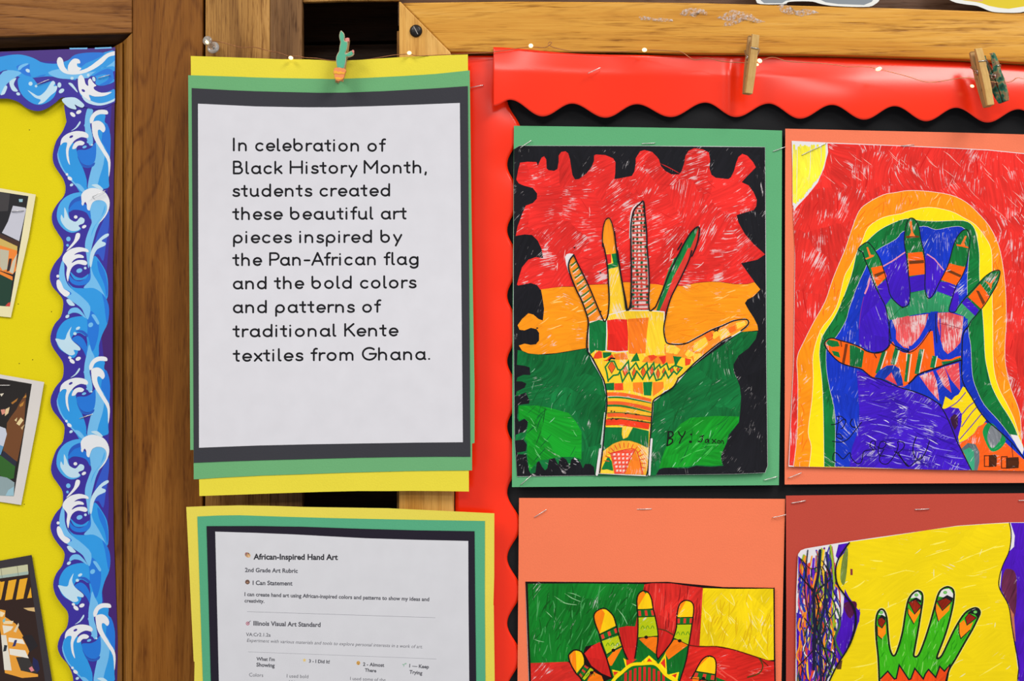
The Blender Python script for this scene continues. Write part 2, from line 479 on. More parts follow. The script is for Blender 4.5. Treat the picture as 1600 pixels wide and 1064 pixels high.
struct(strip3('trim_12', [(191, 66, 0.004), (190, 1500, 0.004)], [(176, 74, 0.012), (175, 1500, 0.012)], W_MOULD))
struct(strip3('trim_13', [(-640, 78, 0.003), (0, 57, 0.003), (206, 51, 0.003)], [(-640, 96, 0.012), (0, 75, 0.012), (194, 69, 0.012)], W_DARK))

# ================================================================ the framed notice board
board = thing('notice_board', P(1150, 560, 0.0), 'large golden oak framed notice board covered in black and red paper', 'notice board')
RAILB = [(703, 81.0), (771, 81.5), (1000, 82.0), (1200, 84.0), (1300, 85.5), (1400, 88.5), (1507, 92.5), (1600, 97.8), (1690, 103), (2060, 125)]
RAILT = [(2060, 46), (1690, 25), (1600, 19.5), (1500, 16), (1400, 12.5), (1300, 9.8), (1200, 7.0), (1100, 4.5), (1000, 3.0), (800, 2.0), (626, 2.0)]
prism('top_rail', [(628, 4)] + RAILB + RAILT[:-1], -0.012, 0.0095, W_GOLD, board, 0.0012)
prism('side_stile', [(623.5, 1.5), (626.5, 3), (704, 81.5), (704.5, 84), (708, 90), (709, 200), (709, 1500), (623, 1500)], -0.012, 0.0095, W_GOLDV, board, 0.0012)
prism('back_panel', [(690, 60), (1690, 60), (2060, 82), (2060, 1500), (690, 1500)], 0.0, 0.009, W_DARK, board, 0)
def lathe(prof, n=28):
    V = []; F = []
    for r, h in prof:
        V += [Vector((r * math.cos(2 * math.pi * k / n), -h, r * math.sin(2 * math.pi * k / n))) for k in range(n)]
    for i in range(len(prof) - 1):
        for k in range(n):
            F.append([i * n + k, i * n + (k + 1) % n, (i + 1) * n + (k + 1) % n, (i + 1) * n + k])
    F += [list(range(n)), list(range((len(prof) - 1) * n, len(prof) * n))]
    return V, F
WORN = plain('worn_steel', (0.30, 0.28, 0.26, 1), 0.45, 0.4, 0.6)
BLACKM = NT('blackened_steel'); BLACKM = BLACKM.done(BLACKM.mix(BLACKM.noise(BLACKM.objcoord(), 500, 3), rgb(14, 14, 16), rgb(58, 54, 52)), 0.35, 0.5, 0.6)
STEEL = plain('bright_steel', (0.62, 0.60, 0.58, 1), 0.3, 0.5, 0.9)
V, F = lathe([(0.00005, 0.0), (0.0050, 0.0), (0.0050, 0.0006), (0.0044, 0.0016), (0.0030, 0.0023), (0.0012, 0.0026), (0.00005, 0.0026)])
c = P(650, 48.5, -0.012)
scr = mesh_obj('screw', [v + c for v in V], F, BLACKM, board, True)
# crossed slot, worn bright along one arm
a = math.radians(-62); dx, dz = math.cos(a), math.sin(a)
for k, (aa, ln, hw, mt) in enumerate(((-62, .0036, .00030, WORN), (28, .0030, .00040, plain('screw_slot_dark', rgb(8, 8, 9), .6)))):
    dx, dz = math.cos(math.radians(aa)), math.sin(math.radians(aa)); nx, nz = -dz, dx; y = -0.0148
    q = [(dx * ln * u + nx * hw * t, dz * ln * u + nz * hw * t) for u, t in ((-1, -1), (1, -1), (1, 1), (-1, 1))]
    vv = [Vector((c.x + p[0], y + 0.00025 * k, c.z + p[1])) for p in q] + [Vector((c.x + p[0], -0.0138, c.z + p[1])) for p in q]
    mesh_obj('slot', vv, [[0, 1, 2, 3], [7, 6, 5, 4]] + [[i, (i + 1) % 4, 4 + (i + 1) % 4, 4 + i] for i in range(4)], mt, scr)

# black backing paper
s = Sheet(-0.0008); s.base([(770, 89), (1000, 89.5), (1200, 91), (1300, 92.5), (1400, 96), (1507, 100), (1600, 105.5), (1690, 111), (2055, 133), (2055, 1490), (770, 1490)], rgb(36, 36, 38))
props(s.build('backing_paper', PAPER, sub=60), 'black paper covering the board behind the hand drawings', 'paper')

# ---------------------------------------------------------------- red scalloped borders
t = NT('glossy_red_card'); oc = t.objcoord()
nz = t.noise(oc, 9, 3); t.bump(t.noise(oc, 8, 1), 0.3, 0.003)
REDC = t.done(t.mix(nz, rgb(255, 40, 0), rgb(255, 56, 2)), 0.22, 0.40)
SCAL = [(771, 166), (797, 156), (848, 182), (894, 162), (946, 184), (995, 163), (1048, 183), (1102, 160.5), (1150, 183), (1201, 162),
        (1250, 185.5), (1300, 164), (1350, 187), (1398, 166), (1447, 189.5), (1494, 168.5), (1543, 191.5), (1591, 171), (1640, 195), (1690, 174), (1739, 199), (1788, 179), (1837, 204), (1886, 184), (1935, 209), (1984, 190), (2033, 215), (2055, 205)]
def scal(x):
    for (a, p), (b, q) in zip(SCAL, SCAL[1:]):
        if a <= x <= b:
            return p + (q - p) * (0.5 - 0.5 * math.cos(math.pi * (x - a) / (b - a)))
    return SCAL[-1][1]
def interp(T, x):
    for (a, p), (b, q) in zip(T, T[1:]):
        if a <= x <= b: return p + (q - p) * (x - a) / (b - a)
    return T[0][1] if x < T[0][0] else T[-1][1]
TTOP = [(771, 73), (800, 75), (840, 79), (880, 82.8), (915, 84.8), (960, 85.8), (1100, 87.0), (1200, 88.4), (1300, 90.0), (1400, 92.8), (1507, 96.8), (1600, 102.2), (1690, 107.8), (2055, 130)]
TOPY = [(771, -0.0138), (840, -0.0138), (965, -0.0138), (1060, -0.005), (1690, -0.004), (2055, -0.004)]
def railb(x): return interp(RAILB, x)
def grid_strip(name, cols, rows, fn, mat, label, cat, group, th=0.0004):
    V = []; F = []; n = len(cols); m = len(rows)
    for i, u in enumerate(cols):
        for j, v in enumerate(rows): V.append(P(*fn(u, v)))
    for i in range(n - 1):
        for j in range(m - 1):
            F.append([i * m + j, (i + 1) * m + j, (i + 1) * m + j + 1, i * m + j + 1])
    me_o = mesh_obj(name, V, F, mat, None, True)
    sm = me_o.modifiers.new('card', 'SOLIDIFY'); sm.thickness = th; sm.offset = 0
    return props(me_o, label, cat, group)
cols = [771 + (2050 - 771) * i / 640 for i in range(641)]; rows = [i / 26 for i in range(27)]
def trim_fn(x, v):
    top = sum(interp(TTOP, max(771, x + q)) for q in range(-36, 37, 6)) / 13; bot = scal(x)
    y = top + (bot - top) * v
    lo = 178 + max(0, x - 1640) * 0.05; t_ = (y - top) / (lo - top)
    sm = min(1, max(0, (x - 1130) / 220)); fx = 0.02 + 0.98 * sm * sm * (3 - 2 * sm); fx += 0.22 * math.exp(-((x - 785) / 40.0) ** 2)
    L = (lo - top) * S
    if t_ < 0.5: k = 0.38 * t_ - 0.24 * t_ * t_
    else: q = t_ - 0.5; k = 0.13 + 0.14 * q - 0.19 * q * q
    out = fx * k * L + 0.0016 * min(1, t_ * 3) + (0.0005 * math.sin(x / 52.0) + 0.0010 * math.exp(-((x - 1140) / 6.0) ** 2)) * min(1, t_ * 4)
    return x, y, sum(interp(TOPY, x + q) for q in range(-42, 43, 6)) / 15 * (1 - 0.25 * t_) - out
grid_strip('scalloped_border', cols, rows, trim_fn, REDC, 'glossy red scalloped border hanging along the top of the notice board', 'border strip', 'red scalloped borders')
prow = [87 + (1485 - 87) * i / 350 for i in range(351)]; ucol = [i / 14 for i in range(15)]
def side_fn(py, u):
    xl = 711 + 0.5 * min(1, max(0, (py - 85) / 300)); xr = 803.3 - 10.8 * math.cos(2 * math.pi * (py - 257) / 102.4)
    x = xl + (xr - xl) * u
    y = -0.0035 - 0.0016 * math.sin(u * math.pi) * (1 + 0.4 * math.sin(py / 90.0))
    return x, py, y
grid_strip('scalloped_border', prow, ucol, side_fn, REDC, 'glossy red scalloped border running down the left edge of the notice board', 'border strip', 'red scalloped borders')
# ================================================================ left board: yellow paper, wave border, photographs
s = Sheet(0.0115); s.base([(-640, 100), (176, 84), (176, 1500), (-640, 1500)], rgb(226, 208, 22))
for x, y in ((80.5, 487), (30, 568), (51, 562), (28.5, 475), (46, 203), (38, 788)):
    s.poly(ell(x, y, 0.9, 0.9), rgb(110, 95, 20))
props(s.build('backing_paper', PAPER, sub=60), 'yellow paper covering the panel behind the photographs', 'paper')

IND = rgb(52, 38, 152); PUR = rgb(62, 22, 108); BLU = rgb(38, 150, 226); DBL = rgb(24, 116, 216); LBL = rgb(112, 186, 236); PALE = rgb(190, 220, 236); WHT = rgb(228, 230, 234); MBL = rgb(70, 168, 232)
E1 = (0, 0, 3.94); E2 = (0, 260, 3.94); E3 = (0, 520, 3.94); E4 = (0, 780, 3.747)
LB = [(104, 190), (98, 205), (88, 220), (82.5, 241), (84, 256), (91, 268), (99, 280), (102.5, 293), (100, 306), (90, 318), (81.5, 334), (82.5, 350), (91, 365), (98, 376), (99, 387), (96, 398), (85, 412), (78, 430), (81, 446), (91, 458), (98, 468), (98.5, 480), (95, 495), (85, 507), (79, 525), (81, 540), (91, 555), (98, 566), (99.5, 578), (97, 592), (86, 606), (79, 624), (82, 640), (92, 653), (99.5, 663), (100.8, 672), (98, 690), (88, 703), (80, 728), (82, 743), (90, 755), (97, 766), (98.5, 776), (97, 790), (87, 802), (79, 820), (82, 836), (91, 850), (99, 860), (101, 869), (97, 884), (88, 896), (83, 913), (87, 930), (97, 945), (105, 955), (107, 966), (104, 981), (95, 993), (90, 1010), (95, 1025), (106, 1038), (113, 1054), (114, 1068), (108, 1085), (100, 1100), (97, 1118), (104, 1135), (112, 1150)]
sv = Sheet(lambda x, y: 0.0085 - 0.0012 * math.sin(y / 70.0))
LBS = cr(LB, 3)
body = LBS + [(186, 1150), (184, 1000), (177.5, 830), (176, 650), (176.5, 400), (178.5, 200), (180, 110), (110, 150), (100, 165)]
sv.base(body, IND)
sv.poly([(180, 112), (174, 170), (170, 240), (168, 300), (172, 360), (166, 430), (158, 520), (166, 600), (171, 660), (168, 720), (170, 790), (166, 850), (158, 910), (168, 980), (178, 1060), (176, 1150), (186, 1150), (184, 1000), (177.5, 830), (176, 650), (176.5, 400), (178.5, 200)], PUR)
def redge(y): return interp([(60, 179.5), (110, 179.2), (200, 177.8), (400, 175.8), (650, 175.3), (830, 176.8), (1000, 183.2), (1150, 185)], y) - 0.5
W1 = (62, 47, 4.546); W2 = (62, 281, 3.787)
DK = rgb(30, 88, 190); RB = rgb(44, 84, 196)
TILE = [
 # ribbons and curls, drawn back to front
 (W1, [(400, 600), (465, 600), (462, 650), (490, 690), (505, 770), (502, 870), (497, 960), (492, 1064), (488, 1120), (400, 1120), (405, 1000), (410, 900), (400, 780), (370, 700)], BLU),
 (W1, [(470, 660), (500, 730), (504, 850), (492, 900), (470, 840), (440, 780)], DBL),
 (W1, [(345, 550), (325, 610), (321, 690), (335, 770), (358, 822), (380, 800), (372, 730), (360, 680), (365, 620), (380, 570)], LBL),
 (W1, [(405, 770), (440, 800), (464, 850), (455, 950), (425, 1050), (395, 1150), (345, 1130), (350, 1064), (365, 1000), (390, 900)], LBL),
 (W1, [(200, 780), (150, 810), (132, 870), (150, 960), (205, 1050), (260, 1110), (300, 1170), (330, 1150), (335, 1064), (300, 960), (268, 880), (255, 820)], BLU),
 (W1, [(160, 800), (134, 860), (140, 915), (172, 990), (225, 1050), (275, 1120), (215, 1060), (150, 970), (126, 880)], LBL),
 (W1, [(265, 862), (288, 930), (335, 962), (385, 945), (402, 880), (398, 800), (370, 832), (330, 850), (290, 850)], DBL),
 (W1, [(268, 890), (300, 945), (345, 966), (392, 940), (385, 965), (345, 980), (300, 965)], DK),
 (W2, [(195, 0), (245, 0), (285, 50), (275, 78), (255, 62), (225, 30)], BLU),
 (W2, [(205, 24), (235, 24), (265, 55), (276, 82), (250, 70), (225, 45)], LBL),
 (W2, [(410, 180), (414, 240), (405, 320), (392, 400), (378, 480), (350, 440), (320, 440), (335, 350), (370, 260)], RB),
 (W2, [(300, 165), (320, 128), (350, 120), (384, 128), (400, 155), (394, 195), (370, 232), (340, 290), (325, 340), (310, 400), (300, 460), (292, 530), (278, 440), (270, 390), (278, 340), (300, 280), (310, 250), (302, 215)], LBL),
 (W2, [(388, 150), (385, 190), (350, 240), (317, 290), (306, 335), (330, 275), (365, 218)], MBL),
 (W2, [(248, 76), (200, 80), (150, 105), (115, 150), (103, 205), (112, 250), (145, 292), (190, 313), (232, 302), (245, 285), (200, 270), (180, 230), (172, 190), (180, 150), (205, 120), (245, 108)], MBL),
 (W2, [(248, 104), (205, 118), (177, 155), (174, 192), (200, 178), (240, 180), (280, 196), (303, 235), (302, 195), (292, 160), (262, 140), (250, 126)], DBL),
 (W2, [(246, 96), (205, 112), (180, 140), (172, 175), (186, 158), (212, 132), (246, 120)], DK),
 (W2, [(328, 448), (370, 500), (400, 560), (408, 640), (400, 705), (360, 672), (320, 600), (300, 540), (308, 500)], BLU),
 (W2, [(345, 476), (388, 545), (406, 640), (398, 690), (385, 620), (352, 540)], DBL),
 (W2, [(304, 510), (320, 560), (350, 610), (392, 698), (350, 668), (300, 645), (262, 638), (295, 600), (304, 560)], LBL),
 (W2, [(165, 600), (200, 635), (260, 642), (320, 640), (370, 670), (402, 715), (414, 775), (404, 850), (374, 915), (354, 980), (350, 1050), (290, 1070), (285, 960), (276, 870), (300, 760), (260, 700), (205, 660)], BLU),
 (W2, [(372, 672), (404, 720), (414, 778), (402, 850), (392, 800), (384, 730)], DBL),
 (W2, [(302, 775), (332, 800), (354, 860), (346, 940), (318, 1015), (298, 960), (280, 880), (286, 820)], DBL),
 (W2, [(136, 476), (148, 500), (150, 560), (165, 612), (200, 652), (250, 690), (302, 750), (290, 825), (270, 800), (250, 760), (200, 722), (150, 682), (124, 620), (117, 550)], LBL),
 (W2, ell(237, 552, 64, 62, 0, 16), IND),
 (W2, [(174, 556), (200, 588), (240, 600), (285, 576), (302, 545), (302, 590), (272, 620), (220, 624), (184, 602)], DBL),
 (W2, [(182, 542), (215, 572), (255, 580), (292, 556), (278, 582), (240, 594), (205, 586)], BLU),
 (W2, [(150, 648), (185, 664), (188, 678), (165, 676)], DBL),
 (W2, [(276, 812), (215, 810), (150, 835), (110, 890), (102, 950), (122, 1000), (165, 1030), (205, 1055), (232, 1005), (192, 962), (200, 922), (240, 905), (280, 925), (286, 860)], BLU),
 (W2, [(192, 945), (230, 922), (268, 950), (292, 1020), (285, 1060), (262, 1010), (228, 972)], DBL),
 (W2, [(215, 895), (255, 890), (285, 912), (285, 930), (250, 905)], DK),
 (W2, [(296, 975), (280, 1040), (275, 1080), (300, 1120), (330, 1060), (310, 1010)], LBL),
 # foam
 (W1, [(360, 662), (357, 630), (380, 590), (420, 567), (476, 570), (483, 598), (432, 597), (396, 615), (379, 652)], WHT),
 (W1, [(372, 692), (374, 655), (420, 644), (455, 668), (467, 705), (452, 727), (430, 708), (414, 714), (420, 760), (460, 840), (496, 900), (504, 960), (492, 1045), (486, 940), (450, 872), (405, 802), (380, 750)], WHT),
 (W1, [(148, 818), (158, 770), (200, 735), (260, 717), (320, 724), (347, 746), (340, 767), (300, 760), (262, 775), (235, 800), (210, 840), (206, 890), (216, 958), (195, 918), (188, 850), (196, 802), (168, 800)], WHT),
 (W1, [(232, 842), (250, 800), (290, 785), (320, 800), (305, 818), (275, 820), (255, 842)], WHT),
 (W1, ell(225, 757, 15, 8, -0.5, 10), IND),
 (W1, [(285, 648), (290, 662), (262, 697), (222, 717), (256, 690)], PALE),
 (W2, [(250, 128), (248, 90), (270, 62), (310, 48), (350, 54), (390, 75), (414, 120), (412, 170), (388, 220), (348, 262), (370, 232), (396, 190), (399, 150), (380, 126), (345, 120), (315, 134), (302, 165), (296, 182), (282, 172), (280, 146), (270, 130), (258, 152), (249, 142)], WHT),
 (W2, [(308, 30), (345, 27), (378, 56), (362, 60), (330, 44)], PALE),
 (W2, [(148, 163), (165, 200), (178, 230), (215, 248), (242, 222), (266, 232), (262, 256), (232, 270), (242, 285), (228, 299), (190, 302), (155, 282), (127, 240), (130, 205), (146, 228)], PALE),
 (W2, [(225, 314), (241, 320), (236, 348), (208, 382), (180, 408), (160, 420), (178, 396), (205, 360), (215, 325)], WHT),
 (W2, [(405, 317), (409, 332), (368, 360), (391, 372), (388, 389), (345, 410), (322, 450), (308, 515), (297, 500), (304, 430), (330, 380), (370, 335)], PALE),
 (W2, [(137, 474), (145, 445), (180, 412), (235, 398), (283, 410), (291, 428), (262, 424), (228, 430), (206, 444), (232, 440), (258, 448), (262, 462), (230, 462), (205, 474), (192, 492), (225, 476), (268, 476), (284, 492), (272, 505), (232, 497), (204, 508), (186, 532), (176, 572), (169, 602), (160, 560), (165, 518), (152, 496)], WHT),
 (W2, [(102, 602), (114, 589), (130, 608), (145, 643), (165, 656), (182, 672), (160, 692), (130, 672), (107, 640)], WHT),
 (W2, [(160, 712), (180, 707), (212, 742), (180, 742)], PALE),
 (W2, [(172, 782), (190, 760), (226, 757), (256, 785), (278, 820), (236, 792), (200, 786), (174, 797)], LBL),
 (W2, [(192, 868), (181, 910), (196, 950), (241, 990), (240, 1010), (205, 1006), (212, 1030), (180, 1037), (130, 1002), (104, 960), (99, 938), (150, 946), (166, 908)], PALE),
 (W2, [(310, 799), (330, 799), (356, 845), (346, 856), (325, 825)], LBL)]
DROPS = [(W1, 320, 830, 16, 9, -20, LBL), (W1, 328, 677, 12, 12, 0, LBL), (W1, 345, 795, 10, 9, 0, LBL), (W1, 372, 815, 8, 7, 0, PALE), (W1, 235, 600, 22, 13, 40, WHT), (W1, 278, 582, 20, 13, -25, WHT), (W1, 195, 1025, 9, 9, 0, WHT), (W1, 216, 1054, 18, 12, 35, WHT),
 (W2, 190, 30, 11, 8, -30, PALE), (W2, 215, 220, 11, 10, 0, WHT), (W2, 265, 277, 14, 9, -30, WHT), (W2, 172, 350, 13, 14, 0, LBL), (W2, 167, 387, 8, 8, 0, LBL), (W2, 237, 537, 18, 13, -20, LBL), (W2, 272, 522, 8, 8, 0, PALE),
 (W2, 110, 570, 9, 9, 0, WHT), (W2, 167, 808, 13, 9, -35, PALE), (W2, 230, 878, 14, 8, -30, PALE), (W2, 212, 910, 10, 9, 0, PALE), (W2, 305, 858, 16, 13, -40, LBL), (W2, 182, 1052, 10, 8, 20, WHT)]
def redge(y): return interp([(60, 179.5), (110, 179.2), (200, 177.8), (400, 175.8), (650, 175.3), (830, 176.8), (1000, 183.2), (1150, 185)], y) - 0.5
def shift(y): return interp([(150, 0), (560, -1.0), (700, -1.2), (850, 0.0), (960, 5.5), (1050, 8.5), (1150, 10)], y)
for k in range(3):
    for o, pts, c in TILE:
        q = [(x, y + 385.5 * k) for x, y in cr(K(o, pts), 3, True)]
        if max(p[1] for p in q) > 1148 or min(p[1] for p in q) < 162: continue
        sv.poly([(min(x + shift(y), redge(y)), y) for x, y in q], c)
    for o, x, y, rx, ry, rot, c in DROPS:
        (cx, cy), = K(o, [(x, y)]); cy += 385.5 * k
        if cy < 1130: sv.poly(ell(cx + shift(cy), cy, rx / o[2], ry / o[2], math.radians(rot), 14), c)
props(sv.build('wave_border', PRINT, sub=13), 'wavy edged border printed with blue ocean waves running down beside the yellow paper', 'border strip', 'ocean wave borders')

sh = Sheet(lambda x, y: 0.0072 - 0.0005 * math.sin(x / 50.0))
bot = cr([(-640, 176), (-590, 190), (-540, 174), (-490, 188), (-440, 171), (-390, 186), (-340, 169), (-290, 182), (-240, 164), (-190, 178), (-140, 160), (-90, 172), (-40, 155), (0, 154), (15, 154.5), (30, 160), (42, 169), (58, 173.5), (72, 170), (86, 161), (98, 152), (115, 158), (135, 168), (160, 169.5), (180, 160)], 4)
sh.base(bot + [(180, 74), (-140, 86), (-640, 103)], IND)
sh.poly([(-140, 86), (180, 74), (180, 82), (130, 84), (100, 96), (60, 96), (10, 82), (-140, 100)], rgb(66, 36, 128))
def hp(pts, c, sm=4): sh.poly([(min(x, 179.4), y) for x, y in cr(K(E1, pts), sm, True)], c)
hp([(-200, 400), (-60, 370), (0, 350), (110, 335), (200, 355), (280, 395), (360, 395), (420, 440), (470, 490), (400, 485), (300, 470), (180, 480), (110, 470), (40, 430), (-60, 470), (-200, 500)], BLU)
hp([(20, 440), (130, 445), (90, 480), (40, 520), (10, 580), (-40, 560)], LBL)
hp([(100, 410), (180, 395), (280, 445), (260, 470), (160, 465)], DBL)
hp([(110, 430), (120, 405), (160, 390), (175, 395), (140, 415), (125, 430)], LBL)
hp([(110, 490), (140, 470), (200, 480), (240, 520), (320, 500), (348, 540), (330, 600), (270, 640), (210, 640), (150, 600), (118, 550)], BLU)
hp([(205, 575), (240, 590), (280, 560), (320, 500), (340, 510), (330, 530), (352, 530), (345, 560), (310, 590), (270, 630), (235, 640), (250, 615), (215, 600), (170, 555)], PALE)
for x, y, rx, ry, r in ((188, 515, 3.2, 3.2, 0), (222, 530, 2, 2, 0), (112, 578, 3.2, 2.4, 20), (172, 435, 4, 2.6, 30)):
    (cx, cy), = K(E1, [(x, y)]); sh.poly(ell(cx, cy, rx, ry, math.radians(r), 12), PALE)
def wp_(pts, c, sm=3): sh.poly([(min(x, 179.4), y) for x, y in (cr(K(W1, pts), sm, True) if sm else K(W1, pts))], c)
wp_([(210, 127), (340, 125), (338, 135), (215, 137)], LBL, 0); wp_([(390, 125), (510, 120), (512, 130), (392, 135)], LBL, 0)
wp_([(-60, 220), (40, 235), (120, 238), (200, 215), (250, 180), (340, 162), (440, 163), (540, 150), (540, 300), (420, 330), (250, 345), (130, 340), (40, 315), (-60, 330)], BLU)
wp_([(60, 300), (180, 272), (300, 300), (430, 285), (545, 215), (545, 262), (440, 268), (400, 330), (250, 346), (130, 341)], LBL)
wp_([(215, 212), (250, 176), (340, 160), (460, 163), (400, 205), (330, 235), (290, 262), (270, 220)], DBL)
wp_([(350, 345), (390, 300), (450, 268), (545, 262), (545, 350), (480, 388), (410, 392)], BLU); wp_([(362, 340), (420, 298), (480, 274), (522, 290), (528, 340), (482, 388), (420, 392), (472, 362), (492, 330), (450, 312)], DBL)
wp_([(345, 345), (372, 325), (402, 340), (395, 375), (410, 395), (370, 385)], IND)
wp_([(280, 400), (300, 360), (340, 440), (400, 450), (480, 440), (545, 415), (545, 495), (470, 520), (420, 526), (350, 504), (290, 462)], BLU); wp_([(300, 465), (360, 500), (420, 519), (480, 510), (545, 482), (545, 497), (480, 526), (410, 536), (330, 512)], PALE)
wp_([(123, 235), (130, 198), (150, 194), (166, 215), (177, 260), (212, 298), (262, 294), (340, 268), (420, 210), (480, 165), (545, 150), (545, 176), (490, 190), (440, 240), (360, 290), (280, 313), (200, 313), (150, 287)], WHT); wp_([(208, 300), (203, 250), (238, 205), (278, 208), (288, 235), (266, 238), (270, 260), (296, 272), (262, 300)], WHT)
wp_([(274, 402), (273, 340), (295, 317), (316, 345), (325, 380), (345, 396), (344, 360), (360, 344), (382, 375), (402, 394), (384, 405), (392, 425), (440, 445), (512, 440), (462, 467), (390, 472), (350, 460), (362, 502), (310, 472), (284, 442)], WHT); wp_(ell(310, 430, 14, 9, 0.6, 10), IND, 0)
wp_([(203, 378), (230, 379), (266, 430), (266, 442), (234, 410)], PALE); wp_([(158, 500), (180, 481), (250, 479), (300, 513), (317, 535), (302, 551), (270, 540), (248, 528), (262, 560), (240, 562), (200, 546)], PALE)
for x, y, rx, ry, r in ((140, 390, 14, 19, 0), (155, 432, 22, 14, -35), (235, 600, 22, 13, 40), (278, 582, 20, 13, -25), (230, 342, 12, 11, 0), (345, 320, 10, 11, 0), (385, 348, 11, 18, -20)):
    (cx, cy), = K(W1, [(x, y)]); sh.poly(ell(cx, cy, rx / 4.546, ry / 4.546, math.radians(r), 12), PALE) if cy < 166 else None
hp([(60, 500), (100, 480), (85, 520), (110, 560), (80, 560), (62, 530)], PALE)
hp([(5, 580), (30, 530), (45, 535), (30, 575), (12, 585)], PALE)
props(sh.build('wave_border', PRINT, sub=13), 'wavy edged border printed with blue ocean waves running across the top of the yellow paper', 'border strip', 'ocean wave borders')

# ---------------------------------------------------------------- photographs
def photo(label, frame, framecol, pic, y0, tilt=0.0):
    t_ = thing('photograph', P(sum(p[0] for p in frame) / len(frame), sum(p[1] for p in frame) / len(frame), y0), label, 'photograph', 'photographs pinned on the yellow paper')
    q = Sheet(lambda x, y: y0 - 0.0008 * max(0, (x + 20) / 80.0) ** 2)
    q.base(frame, framecol); pic(q)
    q.build('print', PHOTO, t_, 12)
    return t_
H4 = (0, 280, 4.8375); H5 = (0, 570, 4.625); H6 = (0, 860, 5.22)
def pic1(q):
    def p(pts, c): q.poly(K(H4, pts), c)
    p([(-420, 95), (0, 95), (215, 128), (75, 962), (-420, 930)], rgb(22, 20, 26))
    p([(-300, 97), (0, 100), (75, 112), (60, 240), (-300, 260)], rgb(58, 54, 56))
    p([(98, 200), (190, 215), (198, 225), (145, 468), (15, 405), (60, 320)], rgb(196, 196, 208))
    p([(85, 242), (175, 236), (180, 240), (90, 250)], rgb(90, 92, 120))
    p([(142, 150), (172, 150), (170, 172), (145, 172)], rgb(150, 190, 200))
    p([(-420, 400), (0, 410), (150, 475), (140, 510), (0, 445), (-420, 440)], rgb(66, 40, 30))
    p([(-420, 440), (0, 445), (132, 508), (130, 540), (0, 500), (-420, 490)], rgb(206, 176, 92))
    p([(-420, 490), (0, 500), (130, 540), (120, 690), (95, 720), (0, 690), (-420, 690)], rgb(238, 132, 46))
    p([(0, 528), (68, 540), (55, 680), (20, 690), (0, 660)], rgb(190, 184, 160))
    p([(68, 600), (90, 600), (75, 690), (50, 700)], rgb(50, 34, 34))
    p([(95, 620), (132, 560), (100, 715), (70, 700)], rgb(206, 196, 170))
    p([(-420, 700), (0, 715), (95, 760), (88, 800), (75, 962), (-420, 930)], rgb(20, 58, 42))
    p([(-420, 690), (0, 695), (95, 735), (95, 765), (0, 718), (-420, 705)], rgb(238, 132, 40))
    p([(60, 935), (78, 930), (75, 962), (40, 958)], rgb(206, 60, 52))
photo('white bordered classroom photograph tilted on the yellow paper, highest of the three', [(-80, 285), (0, 294), (56, 304), (45, 370), (17, 496), (-80, 486)], rgb(232, 222, 176), pic1, 0.0102)
def pic2(q):
    def p(pts, c): q.poly(K(H5, pts), c)
    p([(-380, 60), (0, 98), (230, 138), (100, 950), (0, 945), (-380, 910)], rgb(28, 22, 20))
    p([(50, 420), (190, 200), (170, 480), (125, 700), (20, 630), (45, 500)], rgb(112, 66, 30))
    p([(85, 280), (160, 235), (120, 320), (60, 400)], rgb(40, 26, 20))
    p([(40, 320), (70, 305), (60, 350), (35, 370)], rgb(226, 196, 150)); p([(5, 325), (35, 320), (38, 350), (15, 362)], rgb(214, 140, 120))
    p([(80, 275), (130, 240), (120, 262), (90, 285)], rgb(170, 110, 40)); p([(140, 290), (175, 262), (165, 295), (145, 305)], rgb(186, 128, 50)); p([(165, 240), (190, 215), (190, 235)], rgb(186, 128, 50))
    p([(105, 400), (125, 380), (118, 410)], rgb(225, 205, 150)); p([(118, 425), (150, 380), (170, 400), (140, 440)], rgb(226, 204, 150)); p([(150, 455), (178, 430), (160, 470)], rgb(200, 170, 120))
    p([(0, 210), (28, 205), (10, 230)], rgb(220, 210, 190))
    p([(0, 445), (40, 460), (50, 500), (25, 590), (0, 580), (-380, 560), (-380, 430)], rgb(196, 200, 214))
    p([(0, 580), (25, 590), (5, 650), (-380, 640), (-380, 560)], rgb(96, 150, 190))
    p([(25, 620), (120, 700), (110, 740), (5, 660)], rgb(36, 36, 54))
    p([(-380, 640), (5, 655), (110, 735), (100, 820), (60, 830), (0, 800), (-380, 800)], rgb(44, 96, 32))
    p([(-380, 800), (0, 805), (50, 815), (105, 850), (100, 950), (0, 945), (-380, 910)], rgb(140, 160, 164))
    p([(60, 905), (100, 880), (98, 945), (40, 945)], rgb(150, 190, 205))
photo('white bordered photograph with green patch and brown floor, middle of the three on yellow', [(-80, 572), (0, 585), (69, 597), (60, 650), (33, 789), (-80, 772)], rgb(214, 208, 204), pic2, 0.0102)
